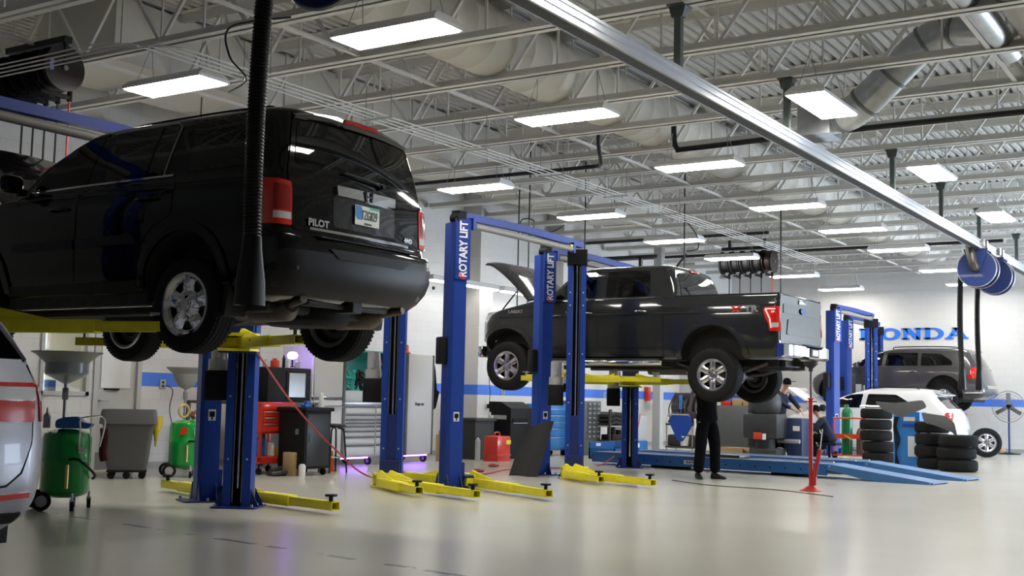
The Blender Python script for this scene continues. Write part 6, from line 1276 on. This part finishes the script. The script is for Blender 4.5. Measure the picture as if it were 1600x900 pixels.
MB().tube(bez([(-.2, .1, .55), (-.22, .0, .50), (-.25, -.1, .44)], 3), .012, 6).build('torch', M('brass', (.5, .4, .15), .35, .8), t); MB().box(-.19, -.13, -.38, -.33, .12, .36).build('tag', orange_plastic, t, 0)
# tyre stacks
def tyre(R=.33, r=.2, W=.22):
    h = W / 2; return MB().lathe([(r, -h * .75), (r + .04, -h), (R - .04, -h * .98), (R - .008, -h * .75), (R, -h * .4), (R, h * .4), (R - .008, h * .75), (R - .04, h * .98), (r + .04, h), (r, h * .75), (r + .015, 0)], 40, closed=True)
ty = tyre().build('tire', rubber_old, smooth=40); used = False
for (x, y, n, lb, grp) in [(25.9, 7.35, 5, 'used tire in the stack left of the blue balancer', 'tire stack left of the blue balancer'), (24.5, 5.85, 4, 'used tire in the stack right of the blue balancer', 'tire stack right of the blue balancer'), (23.95, 5.28, 3, 'used tire in the lowest, frontmost stack at right', 'frontmost tire stack')]:
    for k in range(n):
        o = ty if not used else ty.copy()
        if used: COL.objects.link(o)
        used = True; o.scale = (1.09, 1.09, 1) if n == 3 else (1, 1, 1); o.location = (x + random.uniform(-.02, .02), y + random.uniform(-.03, .03) - (.04 if (k == 2 and n == 3) else 0), .115 + k * .232); tag(o, lb, 'tire', grp)
t = empty('mounted_wheel', (31.8, 6.32, .36), 'single wheel standing upright beside the rear of the white SUV', 'wheel', None, .35); w = wheel(t, 0, 0, 0, -1, .36, .22, .22, 'alloy6', MATS['alloy_bright'])
# blue wheel balancer cabinet with hood
t = empty('alignment_console', (24.75, 6.45, 0), 'bright blue machine cabinet between the tire stacks', 'machine')
MB().prism(rpoly([(-.22, -.34), (.3, -.34), (.3, .22), (-.10, .22), (-.22, .05)], .03), 0, 1.10, 'z').box(-.28, .32, -.38, .26, 0, .05, .01).build('cabinet_body', eq_blue, t, 30)
MB().box(-.225, -.222, -.26, -.10, .22, .62).build('label', M('label_pale', (.55, .62, .66), .5), t, 0); MB().box(-.226, -.222, -.24, -.02, .92, 1.0).build('label', paper, t, 0); MB().box(-.226, -.222, -.28, .0, .80, .86).build('label', M('label_blue2', (.02, .05, .3), .5), t, 0)
random.seed(8); b = MB()
for k in range(3): b.tube(bez([(-.24, .08 + k * .03, 1.0), (-.26, .12 + k * .02, .8), (-.25, .06 + k * .04, .55), (-.27, .12, .3), (-.24, .08 + k * .03, .06)], 5), .016, 6)
b.build('cable_bundle', plastic_black, t)
def liner(pts, x, depth, m, lb):
    """dished plastic panel: outline in the y-z plane, bulging towards -x, with real thickness"""
    cy = sum(p[0] for p in pts) / len(pts); cz = sum(p[1] for p in pts) / len(pts); R = max(math.dist(p, (cy, cz)) for p in pts)
    b = MB(); sheet(b, rpoly(pts, .05), [], lambda a, c, o: (x - depth * (1 - (math.dist((a, c), (cy, cz)) / R) ** 2) + o + .25 * (c - cz), a, c), .02, .07)
    return tag(b.build('fender_liner', m, smooth=50), lb, 'liner')
liner([(6.95, 1.30), (6.5, 1.27), (6.0, 1.34), (5.92, 1.20), (6.35, .99), (6.75, 1.12)], 24.32, .10, M('hood_grey', (.055, .058, .06), .45), 'dark grey folded fender liner lying across the top of the blue machine')
liner([(5.98, 1.10), (5.5, 1.04), (5.34, .92), (5.27, .62), (5.38, .74), (5.70, .86), (5.9, .9)], 24.05, .08, MATS['hood_grey'], 'dark curved fender liner resting on the right tire stack')
# pedestal fan
t = empty('pedestal_fan', (34.6, 6.28, 0), 'big pedestal fan with a wire cage against the back wall', 'fan', None, 0)
MB().cyl((0, 0, .02), (0, 0, 1.24), .028, n=12).build('pole', M('fan_blue', (.02, .04, .18), .4), t); MB().lathe([(0, 0), (.28, 0), (.28, .02), (.05, .05), (0, .05)], 24).build('base', plastic_black, t)
b = MB()
for R_ in (.10, .18, .26, .34, .41): b.torus((-.14, 0, 1.27), R_, .003, 'x', 36, 5).torus((.0, 0, 1.27), R_, .003, 'x', 36, 5)
for k in range(36): a = 2 * PI * k / 36; b.tube([(-.15, .08 * math.cos(a), 1.27 + .08 * math.sin(a)), (-.14, .41 * math.cos(a), 1.27 + .41 * math.sin(a)), (.0, .41 * math.cos(a), 1.27 + .41 * math.sin(a))], .0025, 4)
b.torus((-.07, 0, 1.27), .42, .008, 'x', 40, 6); b.build('cage', steel, t); MB().cyl((.02, 0, 1.27), (.22, 0, 1.27), .08, n=16).build('motor', plastic_black, t)
for k in range(3): T = Matrix.Translation((-.06, 0, 1.27)) @ Matrix.Rotation(2 * PI * k / 3 + .0, 4, 'X') @ Matrix.Rotation(.35, 4, 'Z'); MB().box(-.006, .006, -.055, .055, .05, .37, .005, T).build('blade', M('blade_grey', (.16, .15, .14), .5), t)
tag(MB().tube(bez([(33.3, 6.7, 1.15), (33.8, 6.55, .75), (34.3, 6.5, .58), (34.6, 6.32, .72)], 6), .008, 6).build('fan_cord', lt_grey), 'grey cord looping between the raised SUV and the pedestal fan', 'cord')
tag(MB().lathe([(0, 0), (.10, .0), (.13, .06), (.09, .13), (0, .15)], 14).lathe([(0, 0), (.07, .02), (.09, .07), (.05, .12), (0, .13)], 12, (-.16, .15, 0)).build('rag_pile', M('rag_tan', (.42, .27, .16), .9)), 'tan cloth heap on the floor at the foot of the back wall', 'cloth').location = (35.4, 6.65, 0)
tag(MB().box(-.1, .1, -.28, .28, 0, .05, .02).box(-.05, .05, -.6, -.3, 0, .03).build('floor_tool', dark_steel), 'dark tool lying on the floor along the back wall', 'tool').location = (35.4, 7.1, 0)
# speaker / round bell on the joists
tag(MB().lathe([(0, -.02), (.09, -.02), (.11, .04), (.08, .12), (0, .14)], 18, (0, 0, 0)).cyl((0, 0, .1), (0, 0, .5), .01, n=6).build('alarm_bell', M('bell_brown', (.14, .10, .05), .4, .6)), 'small round brown bell hanging below the joists beside the near hose', 'bell').location = (11.3, 12.4, 4.72)
# ================================================================= PEOPLE
def skin(name, V, Ed, R, m, parent, sub=2):
    me = bpy.data.meshes.new(name); me.from_pydata(V, Ed, []); o = bpy.data.objects.new(name, me); COL.objects.link(o)
    md = o.modifiers.new('s', 'SKIN'); md.use_smooth_shade = True; md.branch_smoothing = .6
    sv = me.skin_vertices[0].data
    for i, r in enumerate(R): sv[i].radius = (r, r) if not isinstance(r, tuple) else r
    sv[0].use_root = True
    s = o.modifiers.new('u', 'SUBSURF'); s.levels = sub; s.render_levels = sub
    bpy.context.view_layer.update(); nm = bpy.data.meshes.new_from_object(o.evaluated_get(bpy.context.evaluated_depsgraph_get()))
    bpy.data.objects.remove(o); nm.materials.clear(); nm.materials.append(m); r = bpy.data.objects.new(name, nm); nm.name = name; COL.objects.link(r); r.parent = parent; return r
def lerp(a, b, t): return tuple(a[i] + (b[i] - a[i]) * t for i in range(3))
def person(loc, rz, label, J, shirt, pants, cap=None, hair=None):
    """J: joints in the person's own frame, facing -y"""
    t = empty('person', loc, label, 'person', None, rz)
    V, Ed, R = [], [], []
    def add(p, r, par=None):
        V.append(tuple(p)); R.append(r)
        if par is not None: Ed.append((par, len(V) - 1))
        return len(V) - 1
    pel = add(J['pelvis'], (.14, .11)); sp = add(lerp(J['pelvis'], J['chest'], .5), (.135, .10), pel); ch = add(J['chest'], (.15, .11), sp); nk = add(J['neck'], .055, ch)
    hd0 = add(lerp(J['neck'], J['head'], .5), .055, nk); hd = add(J['head'], (.075, .092), hd0); top = add(tuple(J['head'][i] + (J['head'][i] - J['neck'][i]) * .45 for i in range(3)), (.065, .08), hd)
    for s in ('l', 'r'):
        hp = add(J['hip' + s], .088, pel); kn = add(J['knee' + s], .058, hp); an = add(J['ankle' + s], .04, kn)
        sh = add(J['sh' + s], .062, ch); el = add(J['el' + s], .042, sh); wr = add(J['wr' + s], .027, el)
        d = Vector(J['wr' + s]) - Vector(J['el' + s]); d.normalize(); side = d.cross(Vector((0, 1, .2))).normalized(); up = side.cross(d)
        W = Vector(J['wr' + s]); pm = add(W + d * .06, (.034, .016), wr)
        for k, (off, L) in enumerate(((-.030, .068), (-.010, .078), (.010, .073), (.030, .058))):
            a = add(W + d * .095 + side * off, .0095, pm); b_ = add(W + d * (.095 + L * .5) + side * off * 1.1 + up * .010, .0085, a); add(W + d * (.095 + L * .85) + side * off * 1.1 + up * .028, .0075, b_)
        a = add(W + d * .045 + side * .042 + up * .01, .010, pm); add(W + d * .085 + side * .060 + up * .022, .0085, a)
    body = skin('body', V, Ed, R, skin_m, t, 1)
    f = Vector(J.get('look', (0, -1, 0))).normalized(); H = Vector(J['head'])
    sd = f.cross(Vector((0, 0, 1))).normalized(); uu = sd.cross(f)
    b = MB().lathe([(0, 0), (.012, .004), (.014, .02), (.006, .045), (0, .05)], 8, H + f * .085 - uu * .02); b.build('nose', skin_m, body, 60)
    b = MB()
    for q in (-1, 1): b.lathe([(0, -.008), (.010, 0), (0, .008)], 8, H + f * .083 + sd * q * .032 + uu * .022)
    b.build('eye', M('eye_white', (.5, .5, .5), .2), body, 60)
    b = MB().tube([H + f * .082 - uu * .05 - sd * .024, H + f * .090 - uu * .052, H + f * .082 - uu * .05 + sd * .024], .005, 6); b.build('mouth', M('lip', (.30, .10, .09), .5), body)
    b = MB()
    for q in (-1, 1): b.lathe([(0, -.03), (.012, -.015), (.014, .01), (0, .03)], 8, H + sd * q * .080 - f * .01)
    b.build('ear', skin_m, body, 60)
    b = MB().lathe([(0, .105), (.05, .095), (.083, .055), (.092, .0), (.09, -.04)], 18, H + uu * .03 - f * .012)
    b.build('hair' if not cap else 'cap', cap or hair or M('hair_dark', (.02, .015, .01), .8), t, 60)
    if cap: MB().box(-.07, .07, -.17, -.07, .0, .012, .005, Matrix.Translation(H + uu * .06) @ Matrix.Rotation(math.atan2(f.x, -f.y), 4, 'Z')).build('cap_brim', cap, t)
    # clothes
    V, Ed, R = [], [], []
    pel = add(J['pelvis'], (.175, .14)); add(tuple(J['pelvis'][i] + (J['chest'][i] - J['pelvis'][i]) * .4 for i in range(3)), (.165, .13), pel)
    for s in ('l', 'r'):
        hp = add(J['hip' + s], .125, pel); m1 = add(lerp(J['hip' + s], J['knee' + s], .5), .110, hp); kn = add(J['knee' + s], .095, m1); m2 = add(lerp(J['knee' + s], J['ankle' + s], .5), .088, kn); add(lerp(J['knee' + s], J['ankle' + s], 1.0), .086, m2)
    skin('trousers', V, Ed, R, pants, t, 2)
    V, Ed, R = [], [], []
    ch = add(J['chest'], (.185, .135)); sp = add(lerp(J['pelvis'], J['chest'], .45), (.185, .145), ch); w = add(J['pelvis'], (.195, .155), sp); add(lerp(J['pelvis'], J['chest'], -.35), (.20, .16), w); add(lerp(J['chest'], J['neck'], .75), (.075, .075), ch)
    for s in ('l', 'r'): sh = add(J['sh' + s], .078, ch); m1 = add(lerp(J['sh' + s], J['el' + s], .6), .064, sh); el = add(J['el' + s], .055, m1); add(lerp(J['el' + s], J['wr' + s], .85), .042, el)
    skin('shirt', V, Ed, R, shirt, t, 2)
    for s in ('l', 'r'):
        A = Vector(J['ankle' + s]); fd = Vector(J.get('foot' + s, (0, -1, 0))).normalized(); z0 = J['ankle' + s][2] - .085
        v = []; N = 16; secs = [(-.07, .030, .06), (-.05, .042, .10), (.0, .044, .105), (.07, .046, .075), (.13, .050, .055), (.18, .042, .042), (.205, .02, .03)]
        sd2 = fd.cross(Vector((0, 0, 1)))
        for (l, w, h) in secs:
            for k in range(N): a = 2 * PI * k / N; v.append(tuple(Vector((A.x, A.y, z0)) + fd * l + sd2 * w * math.cos(a) + Vector((0, 0, h * .5 + h * .5 * (abs(math.sin(a)) ** .7) * (1 if math.sin(a) > 0 else -1)))))
        MB().add(v, [(i * N + k, i * N + (k + 1) % N, (i + 1) * N + (k + 1) % N, (i + 1) * N + k) for i in range(6) for k in range(N)] + [tuple(range(N)), tuple(range(6 * N, 7 * N))]).build('shoe', M('shoe_black', (.012, .012, .012), .5), t, 60)
    return t
person((17.81, 7.73, 0), -.55, 'person in black clothes standing under the raised pickup, head hidden behind the rear tire',
       dict(pelvis=(0, 0, .97), chest=(0, .0, 1.30), neck=(0, -.02, 1.47), head=(0, -.04, 1.60), look=(0, -1, .3), hipl=(.09, 0, .92), kneel=(.14, -.02, .50), anklel=(.16, .0, .085), hipr=(-.09, 0, .92), kneer=(-.13, -.02, .50), ankler=(-.15, .02, .085), footl=(.35, -1, 0), footr=(-.4, -1, 0),
            shl=(.17, 0, 1.40), ell=(.30, -.12, 1.38), wrl=(.24, -.30, 1.52), shr=(-.17, 0, 1.40), elr=(-.28, -.14, 1.36), wrr=(-.2, -.32, 1.50)), cloth_black, cloth_black, hair=M('hair_dark', (.02, .015, .01), .8))
person((24.5, 8.98, 0), -.35, 'person in a black cap and dark shirt reaching forward beside the tire changer',
       dict(pelvis=(0, 0.05, .97), chest=(0, -.06, 1.33), neck=(0, -.12, 1.50), head=(0, -.18, 1.62), look=(0, -1, -.6), hipl=(.09, .05, .92), kneel=(.11, .0, .50), anklel=(.12, .05, .085), hipr=(-.09, .05, .92), kneer=(-.11, .0, .50), ankler=(-.12, .05, .085),
            shl=(.17, -.06, 1.42), ell=(.24, -.22, 1.22), wrl=(.16, -.42, 1.08), shr=(-.17, -.06, 1.42), elr=(-.22, -.24, 1.22), wrr=(-.12, -.44, 1.10)), cloth_navy, cloth_black, cap=cloth_black)
person((25.1, 8.16, 0), -2.9, 'person in a black cap crouching with their back to us behind the red jack stand',
       dict(pelvis=(0, .05, .50), chest=(0, -.10, .82), neck=(0, -.18, .97), head=(0, -.24, 1.07), look=(0, -1, -.5), hipl=(.10, .02, .48), kneel=(.16, -.38, .52), anklel=(.16, -.22, .085), hipr=(-.10, .02, .48), kneer=(-.16, -.38, .52), ankler=(-.16, -.22, .085),
            shl=(.18, -.10, .90), ell=(.26, -.26, .68), wrl=(.18, -.46, .66), shr=(-.18, -.10, .90), elr=(-.26, -.26, .68), wrr=(-.16, -.46, .68)), cloth_navy, cloth_black, cap=cloth_black)
tag(MB().box(-.2, .2, -.2, .2, .36, .42, .02).cyl((0, 0, .06), (0, 0, .36), .03, n=10).box(-.2, .2, -.02, .02, .03, .06).box(-.02, .02, -.2, .2, .03, .06).box(-.19, -.15, -.02, .02, 0, .03).box(.15, .19, -.02, .02, 0, .03).build('low_stool', plastic_black), 'low black work stool under the crouching person', 'stool').location = (25.08, 8.11, 0)
